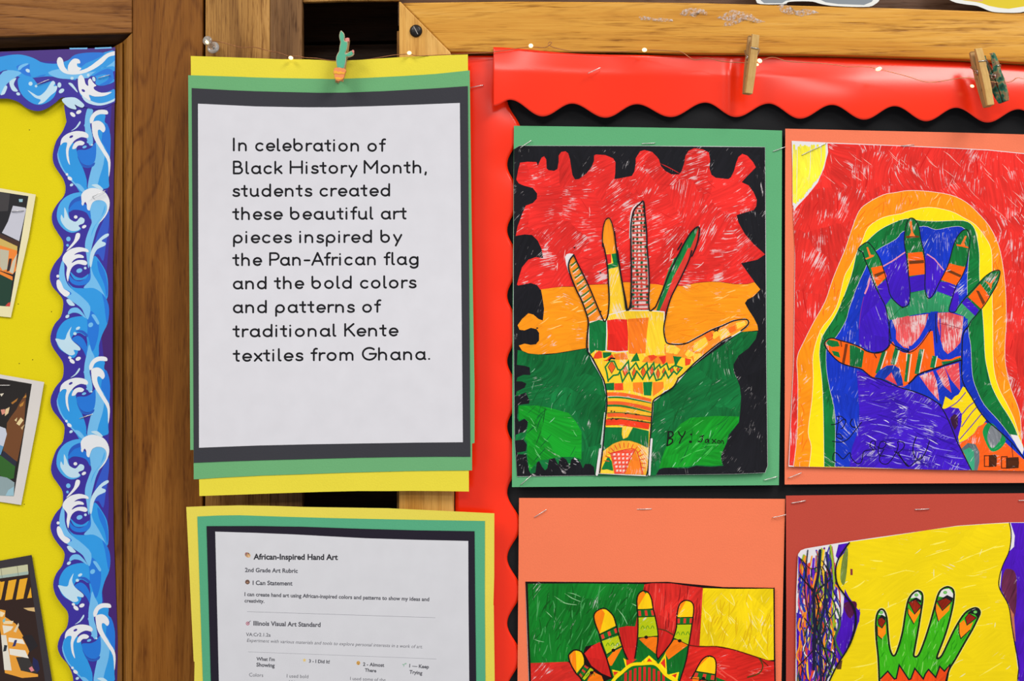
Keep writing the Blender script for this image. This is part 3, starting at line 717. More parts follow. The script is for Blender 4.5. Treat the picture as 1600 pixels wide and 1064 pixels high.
def pic3(q):
    def p(pts, c): q.poly(K(H6, pts), c)
    p([(-380, 200), (0, 148), (230, 112), (375, 1120), (300, 1300), (-380, 1300)], rgb(44, 22, 12))
    p([(-380, 200), (0, 148), (226, 114), (232, 196), (0, 228), (-380, 280)], rgb(196, 196, 160))
    p([(-380, 250), (0, 205), (232, 170), (232, 196), (0, 228), (-380, 280)], rgb(160, 180, 170))
    for a in ((8, 150, 18, 222), (140, 125, 150, 208)): q.line(K(H6, [(a[0], a[1]), (a[2], a[3])]), 0.7, rgb(120, 120, 100), 0)
    for x in (-90, 40, 130):
        p([(x + 30, 252 - x * .12), (x + 95, 240 - x * .12), (x + 60, 400 - x * .06), (x, 410 - x * .06)], rgb(232, 168, 30))
    p([(0, 258), (38, 252), (8, 400), (0, 404)], rgb(232, 168, 30)); p([(250, 300), (260, 385), (222, 390)], rgb(232, 168, 30))
    p([(190, 470), (280, 465), (285, 500), (230, 490)], rgb(216, 180, 120))
    p([(0, 480), (45, 490), (40, 540), (130, 600), (190, 700), (180, 705), (240, 820), (220, 870), (130, 870), (170, 980), (310, 1010), (310, 1030), (180, 1040), (40, 1000), (10, 700), (0, 640)], rgb(232, 158, 50))
    p([(0, 495), (40, 510), (20, 540), (0, 540)], rgb(240, 220, 180)); p([(20, 575), (110, 575), (100, 600), (30, 600)], rgb(236, 214, 170)); p([(20, 610), (110, 620), (90, 650), (30, 680)], rgb(232, 224, 204))
    p([(110, 660), (150, 590), (155, 610), (130, 670)], rgb(226, 206, 170)); p([(70, 710), (185, 725), (205, 765), (70, 745)], rgb(238, 230, 214)); p([(75, 800), (205, 815), (235, 880), (80, 850)], rgb(232, 226, 214))
    p([(8, 690), (50, 690), (95, 980), (35, 975)], rgb(224, 218, 204)); p([(20, 570), (45, 545), (40, 580), (25, 590)], rgb(130, 190, 190))
    p([(100, 785), (120, 730), (140, 730), (125, 780)], rgb(40, 50, 110)); p([(25, 825), (35, 770), (60, 775), (50, 820)], rgb(30, 40, 50))
    p([(135, 870), (235, 880), (300, 1000), (170, 980)], rgb(50, 46, 44)); p([(235, 960), (260, 945), (280, 980), (255, 990)], rgb(222, 130, 140))
    p([(270, 870), (310, 900), (325, 970), (300, 1000), (265, 930)], rgb(26, 30, 80)); p([(190, 690), (260, 690), (310, 780), (240, 830)], rgb(30, 24, 28))
photo('black bordered photograph of orange tables, lowest of the three on the yellow paper', [(-80, 886), (0, 876), (49.5, 867), (65, 960), (84, 1080), (96, 1150), (-80, 1150)], rgb(52, 46, 50), pic3, 0.0102)
# ================================================================ the two mounted text sheets
def arc(cx, cy, rx, ry, a0, a1, n=12):
    return [(cx + rx * math.cos(math.radians(a0 + (a1 - a0) * i / n)), cy + ry * math.sin(math.radians(a0 + (a1 - a0) * i / n))) for i in range(n + 1)]
X_, A_, C_ = 11.3, 18.2, 18.8
R_ = X_ / 2
def gl():
    g = {}
    o = arc(5.6, R_, 5.6, R_, 0, 360, 22)
    g['o'] = ([o], 19); g['a'] = ([arc(5.6, R_, 5.6, R_, 0, 360, 22), [(11.2, X_), (11.2, 2.2), (11.6, 0.6), (12.6, 0.1)]], 19)
    g['b'] = ([[(0, A_), (0, R_)], arc(5.6, R_, 5.6, R_, 0, 360, 22)], 19.5)
    g['d'] = ([[(11.2, A_), (11.2, 0)], arc(5.6, R_, 5.6, R_, 0, 360, 22)], 19)
    g['p'] = ([[(0, R_), (0, -5.8)], arc(5.6, R_, 5.6, R_, 0, 360, 22)], 19)
    g['g'] = ([[(11.2, X_), (11.2, -1.2)] + arc(5.8, -1.2, 5.4, 4.4, 0, -150, 9), arc(5.6, R_, 5.6, R_, 0, 360, 22)], 19)
    g['c'] = ([arc(5.6, R_, 5.6, R_, 48, 312, 18)], 16.8)
    g['e'] = ([[(0.2, R_ - .2), (11.0, R_ - .2)] + arc(5.6, R_, 5.5, R_, 0, 315, 20)], 17.2)
    g['n'] = ([[(0, X_), (0, 0)], [(0, 5.5)] + arc(4.9, 6.2, 4.9, 5.1, 175, 0, 10) + [(9.8, 0)]], 18)
    g['h'] = ([[(0, A_), (0, 0)], [(0, 5.5)] + arc(4.9, 6.2, 4.9, 5.1, 175, 0, 10) + [(9.8, 0)]], 18)
    g['m'] = ([[(0, X_), (0, 0)], [(0, 6)] + arc(4.2, 6.9, 4.2, 4.4, 175, 0, 9) + [(8.4, 0)], [(8.4, 6.9)] + arc(12.6, 6.9, 4.2, 4.4, 175, 0, 9) + [(16.8, 0)]], 24.5)
    g['u'] = ([[(0, X_), (0, 5.1)] + arc(4.9, 5.1, 4.9, 5.1, 180, 350, 10), [(9.8, X_), (9.8, 2.0), (10.2, .6), (11.0, .1)]], 18)
    g['r'] = ([[(0, X_), (0, 0)], [(0, 6.0)] + arc(5.0, 6.2, 5.0, 5.0, 170, 75, 7) + [(7.0, X_ - .3)]], 11.6)
    g['s'] = ([[(8.2, 9.6), (6.6, 10.9), (4.3, 11.3), (2.0, 10.8), (0.8, 9.2), (1.0, 7.5), (2.6, 6.3), (4.8, 5.6), (7.2, 4.8), (8.6, 3.4), (8.3, 1.6), (6.6, .4), (4.3, 0), (1.8, .4), (0, 1.7)]], 14.6)
    g['t'] = ([[(2.6, 16.2), (2.6, 3.0), (3.0, 1.2), (4.2, .3), (5.8, 0.2)], [(-1.6, X_), (6.2, X_)]], 12.4)
    g['i'] = ([[(0, X_), (0, 0)], [(0, 16.6), (0.02, 16.7)]], 8.2)
    g['l'] = ([[(0, A_), (0, 2.6), (0.5, .8), (1.8, .1), (2.6, 0.1)]], 8.6)
    g['f'] = ([[(7.0, A_), (5.2, A_ + .2), (3.3, A_ - 1), (2.6, A_ - 3.4), (2.6, 0)], [(-.8, X_), (6.4, X_)]], 11.4)
    g['k'] = ([[(0, A_), (0, 0)], [(8.6, X_), (0.4, 4.6)], [(3.2, 6.6), (9.2, 0)]], 15)
    g['x'] = ([[(0, X_), (9.4, 0)], [(9.4, X_), (0, 0)]], 15)
    g['y'] = ([[(0, X_), (5.4, 0.4)], [(10.6, X_), (2.6, -5.8)]], 15)
    g['I'] = ([[(0, C_), (0, 0)]], 8.4)
    g['B'] = ([[(0, C_), (0, 0), (6.8, 0)] + arc(6.8, 5.1, 5.2, 5.1, -90, 90, 10) + [(0, 10.2)], [(0, C_), (5.6, C_)] + arc(5.6, 14.5, 4.4, 4.3, 90, -90, 9)], 19.5)
    g['H'] = ([[(0, C_), (0, 0)], [(16.4, C_), (16.4, 0)], [(0, 9.6), (16.4, 9.6)]], 24.6)
    g['M'] = ([[(0, 0), (0, C_), (9.0, 6.6), (18.0, C_), (18.0, 0)]], 26)
    g['P'] = ([[(0, 0), (0, C_), (7.2, C_)] + arc(7.2, 13.6, 5.4, 5.2, 90, -90, 10) + [(0, 8.4)]], 17)
    g['A'] = ([[(0, 0), (7.8, C_), (15.6, 0)], [(2.6, 6.0), (13.0, 6.0)]], 20.5)
    g['K'] = ([[(0, C_), (0, 0)], [(11.6, C_), (0.4, 8.4)], [(4.2, 11.2), (12.8, 0)]], 18.2)
    g['G'] = ([arc(9.2, 9.4, 9.2, 9.4, 48, 360, 22) + [(9.6, 9.4)], ], 24.0)
    g[','] = ([[(1.0, 0.4), (0.2, -3.2)]], 7); g['.'] = ([[(0, 0.4), (0.02, .4)]], 6); g['-'] = ([[(0, 7.0), (7.2, 7.0)]], 12)
    return g
GL = gl()
LINES = [('In celebration of', 363.8, 603.4, 236.2, 237.0), ('Black History Month,', 363.8, 667.0, 272.2, 270.8), ('students created', 363.0, 609.6, 307.6, 306.8),
         ('these beautiful art', 362.6, 635.6, 343.8, 342.8), ('pieces inspired by', 364.0, 628.6, 380.2, 379.2), ('the Pan-African flag', 362.8, 654.0, 415.6, 414.0),
         ('and the bold colors', 363.8, 651.0, 452.2, 450.4), ('and patterns of', 363.8, 596.0, 489.4, 488.4), ('traditional Kente', 363.0, 622.8, 527.0, 525.4), ('textiles from Ghana.', 363.4, 672.0, 565.2, 562.4)]
def text_line(sheet, txt, x0, x1, b0, b1, col, wd):
    st = []; x = 0
    for ch in txt:
        if ch == ' ': x += 8.6; continue
        stk, adv = GL[ch]
        for q in stk: st.append([(a * 1.07 + x, b) for a, b in q])
        x += adv
    lo = min(p[0] for q in st for p in q); hi = max(p[0] for q in st for p in q)
    k = (x1 - x0 - wd) / (hi - lo)
    st2 = []
    for q in st:
        cur = [q[0]]
        for i in range(1, len(q)):
            cur.append(q[i])
            if i + 1 < len(q):
                a1 = math.atan2(q[i][1] - q[i - 1][1], q[i][0] - q[i - 1][0]); a2 = math.atan2(q[i + 1][1] - q[i][1], q[i + 1][0] - q[i][0])
                if abs((a2 - a1 + math.pi) % (2 * math.pi) - math.pi) > 0.9: st2.append(cur); cur = [q[i]]
        st2.append(cur)
    for q in st2:
        pts = []
        for a, b in q:
            u = (a - lo) * k; px = x0 + wd / 2 + u; base = b0 + (b1 - b0) * u / (x1 - x0) - 1.2
            pts.append((px, base - b * 0.985))
        sheet.line(pts, wd, col, 0)

PY1 = lambda x, y: -0.0215 + 0.0016 * math.sin((x - 300) / 430.0 * math.pi) * (1 if y < 400 else 1) - 0.0030 * max(0, (y - 480) / 300.0) ** 2 - 0.0010 * math.sin(y / 75.0)
po = thing('poster', P(515, 430, -0.02), 'large white poster with black lettering mounted on black, green and yellow paper', 'poster')
def layer(name, pts, col, dd, parent, yf, mat=None, th=0.0003):
    q = Sheet(lambda x, y: yf(x, y) + dd); q.base(pts, col, thick=th); return q.build(name, mat or PAPER, parent)
o = layer('yellow_backing', [(298, 87.5), (330, 88.5), (360, 89.5), (400, 91), (440, 92.5), (480, 92.8), (510, 94), (530, 95), (560, 93.6), (600, 91), (630, 89), (680, 87), (731, 85), (733, 300), (732, 600), (732.7, 768), (690, 767.3), (640, 767), (605, 767.3), (560, 767.2), (500, 768.6), (442, 770.4), (370, 773), (311.5, 775), (309, 640), (302, 400)], rgb(230, 214, 66), 0.0012, po, PY1)
o['label'] = 'yellow backing sheet'
o = layer('green_backing', [(294, 117.5), (360, 119.5), (400, 121), (440, 122), (500, 123), (520, 123.6), (570, 121.8), (630, 118.8), (680, 115.6), (734, 110), (737, 350), (741.5, 600), (741.5, 692), (737.6, 693), (737.6, 735), (690, 735.3), (637, 736), (590, 737.2), (540, 738.5), (470, 741), (410, 743), (350, 746), (302.7, 749), (302.5, 703), (297.3, 703), (295.6, 400)], rgb(108, 172, 118), 0.0008, po, PY1)
o['label'] = 'green backing sheet'
o = layer('black_backing', [(299.5, 137.6), (360, 141), (400, 142.6), (440, 143.6), (500, 145), (540, 144.6), (600, 142.4), (680, 138), (731, 134.5), (733, 420), (735, 713.5), (690, 713.4), (621, 714), (560, 715), (507, 716.4), (410, 719), (350, 721), (302.7, 723), (301.3, 430)], rgb(60, 60, 66), 0.0004, po, PY1)
o['label'] = 'black backing sheet'
q = Sheet(PY1)
q.base([(309.3, 162), (400, 166.3), (470, 167.6), (520, 167.6), (580, 166), (650, 163.6), (718.5, 160.8), (720.5, 400), (723.3, 691), (650, 691.6), (560, 693), (480, 694.3), (400, 696.2), (311, 699.6), (310, 430)], rgb(216, 215, 222))
for txt, x0, x1, b0, b1 in LINES: text_line(q, txt, x0, x1, b0, b1, rgb(22, 22, 26), 3.05)
q.build('printed_sheet', COPIER, po, 14)

PY2 = lambda x, y: -0.0185 - 0.0010 * math.sin((y - 790) / 90.0) + 0.0008 * math.sin(x / 80.0)
pb = thing('poster', P(535, 960, -0.018), 'printed art rubric sheet with small text on black, green and yellow paper', 'poster')
layer('yellow_backing', [(291, 792), (330, 790.5), (374, 789.6), (430, 790.5), (475, 792), (540, 793), (605, 794), (690, 798), (772.4, 802), (772.2, 900), (771, 945), (771.5, 946), (773, 1064), (774, 1150), (308, 1150), (303.5, 1066), (304, 1034), (302.6, 1033)], rgb(226, 210, 84), 0.0012, pb, PY2)['label'] = 'yellow backing sheet'
layer('green_backing', [(308.3, 807), (340, 805.5), (374, 805), (450, 807.6), (540, 810), (650, 812.2), (757.7, 814), (757.5, 940), (758.5, 1064), (759, 1150), (320, 1150), (317, 1064)], rgb(86, 168, 128), 0.0008, pb, PY2)['label'] = 'green backing sheet'
layer('black_backing', [(322.7, 822), (400, 821.8), (475, 823), (560, 826), (650, 828.6), (741.5, 830), (742.5, 940), (744, 1064), (745, 1150), (333, 1150), (329.4, 1064)], rgb(38, 34, 46), 0.0004, pb, PY2)['label'] = 'black backing sheet'
q = Sheet(PY2)
q.base([(336.3, 830.6), (400, 832.6), (459, 835), (520, 838.3), (572.5, 841), (650, 843.4), (731.7, 845.2), (732, 940), (733.2, 1064), (734, 1150), (346, 1150), (342, 1064), (339, 940)], rgb(210, 210, 216))
F3 = (370, 840, 4.3243)
def set_text(sheet, txt, p0, p1, col, bold=0.0, italic=0.0):
    cu = bpy.data.curves.new('t', 'FONT'); cu.body = txt; cu.size = 1; cu.offset = bold; cu.shear = italic; cu.resolution_u = 3
    ob = bpy.data.objects.new('t', cu); C.objects.link(ob)
    dg = bpy.context.evaluated_depsgraph_get(); me = bpy.data.meshes.new_from_object(ob.evaluated_get(dg))
    (x0, y0), (x1, y1) = K(F3, [p0, p1])
    vs = [v.co for v in me.vertices]; lo = min(v.x for v in vs); hi = max(v.x for v in vs)
    L = math.hypot(x1 - x0, y1 - y0); k = L / (hi - lo); ux, uy = (x1 - x0) / L, (y1 - y0) / L
    f = lambda v: (x0 + ux * (v.x - lo) * k + uy * v.y * k, y0 + uy * (v.x - lo) * k - ux * v.y * k)
    me.calc_loop_triangles()
    sheet.add([tuple(f(vs[i]) for i in tr.vertices) for tr in me.loop_triangles], col)
    bpy.data.objects.remove(ob); bpy.data.meshes.remove(me); bpy.data.curves.remove(cu)
INKD = rgb(46, 46, 52); INKM = rgb(78, 78, 86); INKL = rgb(92, 92, 100)
set_text(q, 'African-Inspired Hand Art', (112, 147), (683, 150), INKD, 0.034)
set_text(q, '2nd Grade Art Rubric', (55, 232), (412, 238), INKM, 0.028)
set_text(q, 'I Can Statement', (107, 319), (376, 323), INKM, 0.028)
set_text(q, 'I can create hand art using African-inspired colors and patterns to show my ideas and', (52, 394), (1300, 429), INKM, 0.028)
set_text(q, 'creativity.', (52, 437), (186, 441), INKM, 0.028)
set_text(q, 'Illinois Visual Art Standard', (112, 593), (566, 603), INKM, 0.030)
set_text(q, 'VA:Cr2.1.2a', (62, 665), (228, 669), INKM, 0.010)
set_text(q, 'Experiment with various materials and tools to explore personal interests in a work of art.', (68, 704), (1255, 748), INKL, 0.0, 0.22)
set_text(q, "What I'm", (132, 830), (256, 834), INKM, 0.030); set_text(q, 'Showing', (132, 870), (256, 876), INKM, 0.030)
set_text(q, '3 - I Did It!', (487, 844), (628, 850), INKM, 0.030); set_text(q, '2 - Almost', (852, 866), (996, 873), INKM, 0.030); set_text(q, 'There', (864, 905), (942, 910), INKM, 0.030)
set_text(q, '1 — Keep', (1165, 876), (1298, 884), INKM, 0.030); set_text(q, 'Trying', (1165, 918), (1253, 926), INKM, 0.030)
set_text(q, 'Colors', (83, 938), (178, 941), INKL); set_text(q, 'I used bold', (338, 945), (483, 950), INKL); set_text(q, 'I used some of the', (766, 962), (1005, 972), INKL); set_text(q, 'African colors', (345, 985), (520, 990), INKL)
q.line(K(F3, [(70, 500), (700, 520), (1340, 541)]), 0.6, rgb(150, 150, 158), 3); q.line(K(F3, [(78, 772), (700, 795), (1348, 820)]), 0.6, rgb(165, 165, 172), 3)
def ic(x, y, rx, ry, rot, c): (a, b), = K(F3, [(x, y)]); q.poly(ell(a, b, rx / 4.32, ry / 4.32, math.radians(rot), 14), c)
ic(73, 117, 21, 16, 35, rgb(196, 150, 106)); ic(82, 126, 10, 6, 35, rgb(222, 186, 140)); ic(64, 106, 5, 5, 0, rgb(120, 70, 110)); ic(78, 106, 6, 4, 30, rgb(106, 84, 74)); ic(62, 116, 4, 4, 0, rgb(80, 96, 130))
ic(72, 300, 16, 16, 0, rgb(112, 84, 72)); ic(72, 302, 8, 7, 0, rgb(156, 120, 100)); ic(68, 296, 2.5, 2.5, 0, rgb(60, 44, 40)); ic(77, 296, 2.5, 2.5, 0, rgb(60, 44, 40))
ic(74, 580, 13, 13, 0, rgb(176, 104, 120)); ic(74, 580, 8, 8, 0, rgb(216, 190, 200)); ic(74, 580, 4, 4, 0, rgb(176, 84, 104)); q.line(K(F3, [(74, 580), (92, 562)]), 0.8, rgb(80, 76, 96), 0)
(a, b), = K(F3, [(457, 828)]); q.poly([(a + 3.2 * (1 if i % 2 == 0 else .5) * math.sin(i * math.pi / 5), b - 3.2 * (1 if i % 2 == 0 else .5) * math.cos(i * math.pi / 5)) for i in range(10)], rgb(226, 196, 120))
ic(821, 847, 13, 14, 0, rgb(214, 164, 86)); ic(816, 843, 2.4, 2.4, 0, rgb(120, 80, 50)); ic(827, 843, 2.4, 2.4, 0, rgb(120, 80, 50)); ic(821, 854, 6, 2, 0, rgb(120, 80, 50))
q.line(K(F3, [(1128, 872), (1132, 855), (1143, 848)]), 0.8, rgb(130, 170, 150), 3); ic(1124, 858, 7, 3.5, 20, rgb(146, 186, 160)); ic(1142, 852, 6, 3.5, -35, rgb(146, 186, 160))
q.build('printed_sheet', COPIER, pb, 14)
# ================================================================ the four mounted felt-pen drawings
RED = rgb(226, 44, 40); ORG = rgb(251, 150, 22); GRN = rgb(6, 106, 52); BGR = rgb(18, 146, 36); YEL = rgb(252, 200, 34); BLK = rgb(24, 24, 30); WHI = rgb(228, 222, 224); ORD = rgb(250, 120, 28); REDO = rgb(240, 70, 34)
PAPW = rgb(226, 222, 226)
A1 = (790, 190, 5.067); A2 = (1000, 190, 5.067); A3 = (790, 380, 5.067); A4 = (1000, 380, 5.067); A5 = (790, 560, 5.067); A6 = (1000, 560, 5.067)
G1 = (920, 480, 7.6); G2 = (920, 600, 7.093); G3 = (1270, 520, 6.667); G4 = (880, 900, 5.0); G5 = (1340, 900, 6.154); G6 = (960, 300, 5.32)
B1 = (1220, 190, 5.32); B2 = (1400, 190, 5.32); B3 = (1220, 370, 5.32); B4 = (1400, 370, 5.32); B5 = (1220, 560, 5.065); B6 = (1400, 560, 5.065)
C1 = (780, 760, 3.5); C2 = (1000, 760, 3.5); D1 = (1210, 760, 3.5); D2 = (1390, 760, 3.5)

def mounted(label, mat_pts, mat_col, ymat, ydraw, sheet_pts):
    cx = sum(p[0] for p in mat_pts) / len(mat_pts); cy = sum(p[1] for p in mat_pts) / len(mat_pts)
    t_ = thing('hand_drawing', P(cx, cy, -0.004), label, 'drawing', 'felt-pen hand drawings on the notice board')
    m = Sheet(ymat); m.base(mat_pts, mat_col); m.build('backing_mat', PAPER, t_)
    d = Sheet(ydraw); d.base(sheet_pts, PAPW); return t_, d

# ---------------------------------------------------------------- 1: flag-coloured hand on the green mat
ym = lambda x, y: -0.0062 - 0.0022 * max(0, (y - 480) / 280.0) ** 2
yd = lambda x, y: ym(x, y) - 0.0007 - 0.0030 * max(0, (y - 560) / 180.0) ** 2 * max(0, min(1, (x - 900) / 250.0))
t1, d = mounted('drawing of a striped hand on red, orange and green, mounted on a green sheet',
    [(803, 196.5), (1000, 199), (1150, 201.5), (1222, 204), (1221, 480), (1217, 758), (1000, 759.5), (800, 761), (801, 480)], rgb(96, 172, 120), ym, yd,
    [(803, 233), (812, 227.5), (1000, 227.8), (1120, 228.5), (1195.5, 229.6), (1197, 400), (1197.5, 560), (1199.5, 728), (1195.5, 738.6), (1146, 740.8), (1000, 742.5), (928, 742.8), (808, 744.6), (804, 690), (802, 479)])
BORD = [(803, 233), (812, 227.8), (1000, 228.2), (1195.3, 229.9), (1197.2, 560), (1199.2, 728), (1195.3, 738.4), (1146, 740.6), (1015, 742.2), (928, 742.6), (808, 744.3), (804.3, 690), (802.4, 479)]
d.poly(BORD, BLK, 70, 0.24, 0.5)
red = K(A1, [(80, 905), (95, 830), (135, 720), (160, 665), (215, 645), (248, 610), (250, 570), (215, 525), (150, 508), (105, 490), (85, 460), (100, 380), (115, 325), (170, 318), (245, 320), (255, 350), (268, 320), (285, 285), (305, 275), (322, 300), (325, 370), (340, 385), (385, 390), (410, 375), (420, 320), (420, 270), (440, 240), (475, 235), (495, 250), (510, 300), (520, 370), (530, 425), (550, 458), (580, 455), (640, 410), (680, 360), (700, 310), (700, 270), (715, 260), (790, 265), (850, 290), (870, 320), (868, 400), (862, 455), (900, 450), (1000, 430), (1020, 395), (1030, 330), (1030, 290), (1065, 235), (1100, 225), (1160, 240), (1200, 280)])
red += K(A2, [(150, 300), (165, 350), (200, 390), (250, 418), (310, 418), (330, 390), (350, 330), (360, 270), (385, 230), (430, 210), (500, 220), (545, 245), (555, 300), (550, 370), (565, 420), (600, 445), (700, 455), (720, 440), (745, 390), (760, 330), (780, 280), (810, 255), (850, 270), (895, 320), (917, 362), (880, 400), (840, 440), (805, 480), (860, 505), (900, 560), (925, 620), (920, 670), (900, 700), (830, 720), (765, 740), (780, 800), (830, 890), (900, 970)])
red += K(A4, [(990, 88), (930, 130), (800, 158), (850, 230), (905, 305), (850, 322), (750, 322), (640, 305), (560, 302), (450, 312), (330, 338), (250, 345)]) + K(A3, [(950, 305), (800, 322), (650, 328), (540, 342), (440, 342), (300, 367), (275, 368), (250, 332), (200, 315), (100, 335), (90, 328), (105, 270), (130, 190), (180, 130), (240, 110), (297, 118), (285, 45), (255, -20), (210, -65), (150, -70)])
d.poly(red, RED, 35, 0.42, 0.55)
org = K(A3, [(280, 366), (290, 420), (305, 520), (295, 612), (260, 600), (220, 565), (180, 555), (130, 600), (95, 650), (110, 685), (150, 690), (200, 670), (245, 680), (265, 710), (265, 770), (240, 800), (200, 805), (150, 795), (105, 810), (130, 850), (180, 872), (260, 880), (400, 870), (640, 830)]) + K(A4, [(300, 800), (780, 705), (935, 690), (930, 650), (900, 590), (860, 530), (830, 475), (850, 445), (900, 420), (952, 365), (905, 308), (850, 325), (750, 325), (640, 308), (560, 305), (450, 315), (330, 340)]) + K(A3, [(950, 308), (800, 325), (650, 331), (540, 345), (440, 345)])
d.poly(org, ORG, 8, 0.26, 0.30)
grn = K(A3, [(95, 845), (130, 852), (180, 876), (330, 884), (450, 868), (640, 834), (780, 990)]) + K(A4, [(400, 990), (800, 702), (932, 698), (915, 760), (860, 830), (780, 890), (740, 960), (745, 1030)]) + K(A6, [(760, 140), (790, 220), (800, 300), (795, 400), (785, 500), (750, 550), (710, 600), (690, 660), (650, 740), (640, 790), (660, 850), (560, 858), (440, 850), (380, 868), (300, 870), (210, 858), (150, 880), (125, 925)]) + K(A5, [(740, 928), (708, 925), (700, 860), (672, 835), (630, 835), (612, 870), (590, 820), (545, 785), (520, 800), (508, 855), (480, 800), (450, 782), (425, 800), (418, 842), (380, 775), (345, 795), (330, 870), (312, 885), (290, 860), (265, 812), (247, 825), (236, 905), (200, 916), (183, 880), (165, 760), (92, 758), (95, 745), (160, 735), (165, 710), (168, 680), (140, 642), (75, 650), (80, 605), (140, 582), (170, 550), (175, 500), (150, 478), (105, 500), (92, 470), (100, 368), (185, 358), (190, 335), (160, 268), (80, 300), (88, 262), (150, 232), (165, 200), (130, 182), (85, 180), (95, 150), (140, 130), (197, 132), (190, 70), (150, 58), (90, 50)])
d.poly(grn, GRN, 60, 0.26, 0.75)
bl = K(A5, [(105, 375), (250, 372), (350, 392), (500, 432), (560, 505), (602, 580), (600, 800), (545, 780), (430, 780), (330, 800), (260, 808), (190, 890), (170, 760), (172, 660), (150, 640), (165, 590), (178, 530), (178, 500), (150, 475), (108, 490)])
d.poly(bl, BGR, -15, 0.2, 0.8)
br = K(A6, [(400, 470), (600, 455), (785, 460), (780, 510), (700, 600), (680, 680), (640, 770), (650, 845), (560, 850), (440, 842), (380, 858), (150, 868), (190, 740), (240, 620), (320, 520)])
d.poly(br, BGR, 20, 0.2, 0.7)
# single pen strokes and missed slivers
d.streaks(red, 26, 50, (8, 18), (0.6, 1.5), rgb(240, 190, 186), 40); d.streaks(red, 16, -35, (18, 40), (0.8, 2.0), rgb(206, 34, 34), 30)
d.streaks(org, 26, 20, (12, 26), (0.8, 2.2), rgb(253, 200, 110), 20); d.streaks(org, 26, 5, (12, 34), (0.8, 1.8), rgb(244, 134, 16), 20)
d.streaks(grn, 24, 60, (6, 14), (0.5, 1.1), rgb(150, 206, 170), 20); d.streaks(grn, 60, 55, (14, 44), (0.6, 1.5), rgb(2, 88, 42), 20); d.streaks(grn, 14, 75, (14, 36), (0.6, 1.4), rgb(14, 82, 32), 15)
d.streaks(br, 10, 25, (10, 26), (0.8, 1.6), rgb(80, 190, 90), 25); d.streaks(bl, 10, -35, (8, 20), (0.6, 1.4), rgb(110, 200, 120), 25)
# hand: white halo, then fills
f1 = [(540, 92), (565, 150), (620, 260), (670, 370), (720, 490), (772, 602), (655, 632), (640, 560), (600, 450), (560, 370), (520, 270), (495, 190), (505, 130)]
d.poly(K(A3, [(470, 110), (482, 88), (505, 80), (535, 85), (530, 110), (508, 140), (500, 200), (515, 250), (500, 235), (480, 170)]), WHI)
d.poly(K(A3, f1), rgb(246, 140, 36), 20, 0.5, 0.3)
L1 = [(498, 200), (507, 240), (522, 280), (545, 330), (565, 375), (590, 425), (612, 470), (632, 520), (645, 570), (656, 605), (500, 165)]
for i in range(9):
    t0 = i / 9.0; xl = 508 + 148 * t0 ** 1.02; yl = 178 + 440 * t0; xr = 566 + 182 * t0; yr = 140 + 420 * t0
    d.line(K(A3, [(xl + 6, yl), ((xl + xr) / 2, (yl + yr) / 2 + 4), (xr - 4, yr)]), 2.2, rgb(20, 116, 56), 3, caps=False)
    d.line(K(A3, [(xl + 8, yl + 18), (xr - 8, yr + 17)]), 1.0, WHI, 0, caps=False)
f2 = K(A1, [(820, 765), (850, 835), (870, 950), (882, 1060)]) + K(A3, [(890, 120), (905, 210), (922, 320), (950, 450), (968, 530), (1000, 620), (800, 620), (812, 560), (820, 450), (815, 330), (808, 200), (795, 90)]) + K(A1, [(768, 960), (768, 880), (785, 790)])
d.poly(f2, rgb(252, 206, 52), 85, 0.5, 0.25)
d.poly(K(A1, [(820, 770), (848, 840), (868, 950), (882, 1050)]) + K(A3, [(886, 76), (836, 84), (795, 80)]) + K(A1, [(772, 960), (772, 880), (788, 790)]), rgb(248, 146, 28), 85, 0.35, 0.3)
d.poly(K(A3, [(790, 88), (835, 84), (838, 155), (805, 165)]), RED, 0, 0.2, 0.3); d.poly(K(A3, [(838, 84), (884, 78), (890, 186), (814, 206), (806, 172), (852, 158)]), rgb(14, 118, 56), 0, 0.3, 0.4)
f3 = K(G6, [(243, 88), (215, 95), (185, 120), (158, 160), (145, 220), (138, 300), (138, 400), (142, 500), (140, 700), (145, 820), (135, 900), (138, 975), (290, 985), (295, 900), (285, 780), (285, 620), (275, 500), (265, 400), (262, 250), (252, 130)])
d.poly(f3, rgb(232, 196, 190), 90, 0.6, 0.1)
d.line(K(G6, [(236, 80), (200, 95), (165, 125), (142, 170), (132, 260), (128, 380)]), 2.0, WHI, 3)
rr = random.Random(3)
y = 110
while y < 975:
    xl = 150 if y > 180 else 150 + (180 - y) * .5; xr = 250 + (y - 100) * 0.042
    d.line(K(G6, [(xl, y + rr.uniform(-4, 4)), ((xl + xr) / 2, y + rr.uniform(-6, 6)), (xr, y + rr.uniform(-5, 5))]), 2.2, rgb(214, 62, 50), 3, caps=False)
    for x in (xl + 8, xl + 40, xl + 74, xr - 8):
        if rr.random() < .85: d.line(K(G6, [(x + rr.uniform(-5, 5), y + 6), (x + rr.uniform(-5, 5), y + 24)]), rr.uniform(1.6, 4.2), rr.choice([rgb(20, 96, 54), rgb(30, 84, 50), rgb(60, 60, 40), rgb(206, 70, 56)]), 0, caps=False)
    y += 33
f4 = K(A2, [(462, 832), (472, 880), (450, 970), (412, 1060)]) + K(A4, [(390, 130), (330, 260), (290, 340), (250, 420), (220, 510), (205, 560), (125, 545), (150, 470), (180, 350), (220, 230), (270, 120)]) + K(A2, [(300, 1060), (350, 960), (410, 870)])
d.poly(f4, rgb(214, 56, 46), 65, 0.3, 0.4)
d.poly(K(A2, [(462, 834), (440, 905), (400, 1000)]) + K(A4, [(380, 40), (330, 145), (262, 272), (205, 420), (150, 545), (125, 545), (150, 470), (180, 350), (220, 230), (270, 120)]) + K(A2, [(302, 1060), (352, 962), (412, 872)]), rgb(18, 124, 60), 65, 0.4, 0.5)
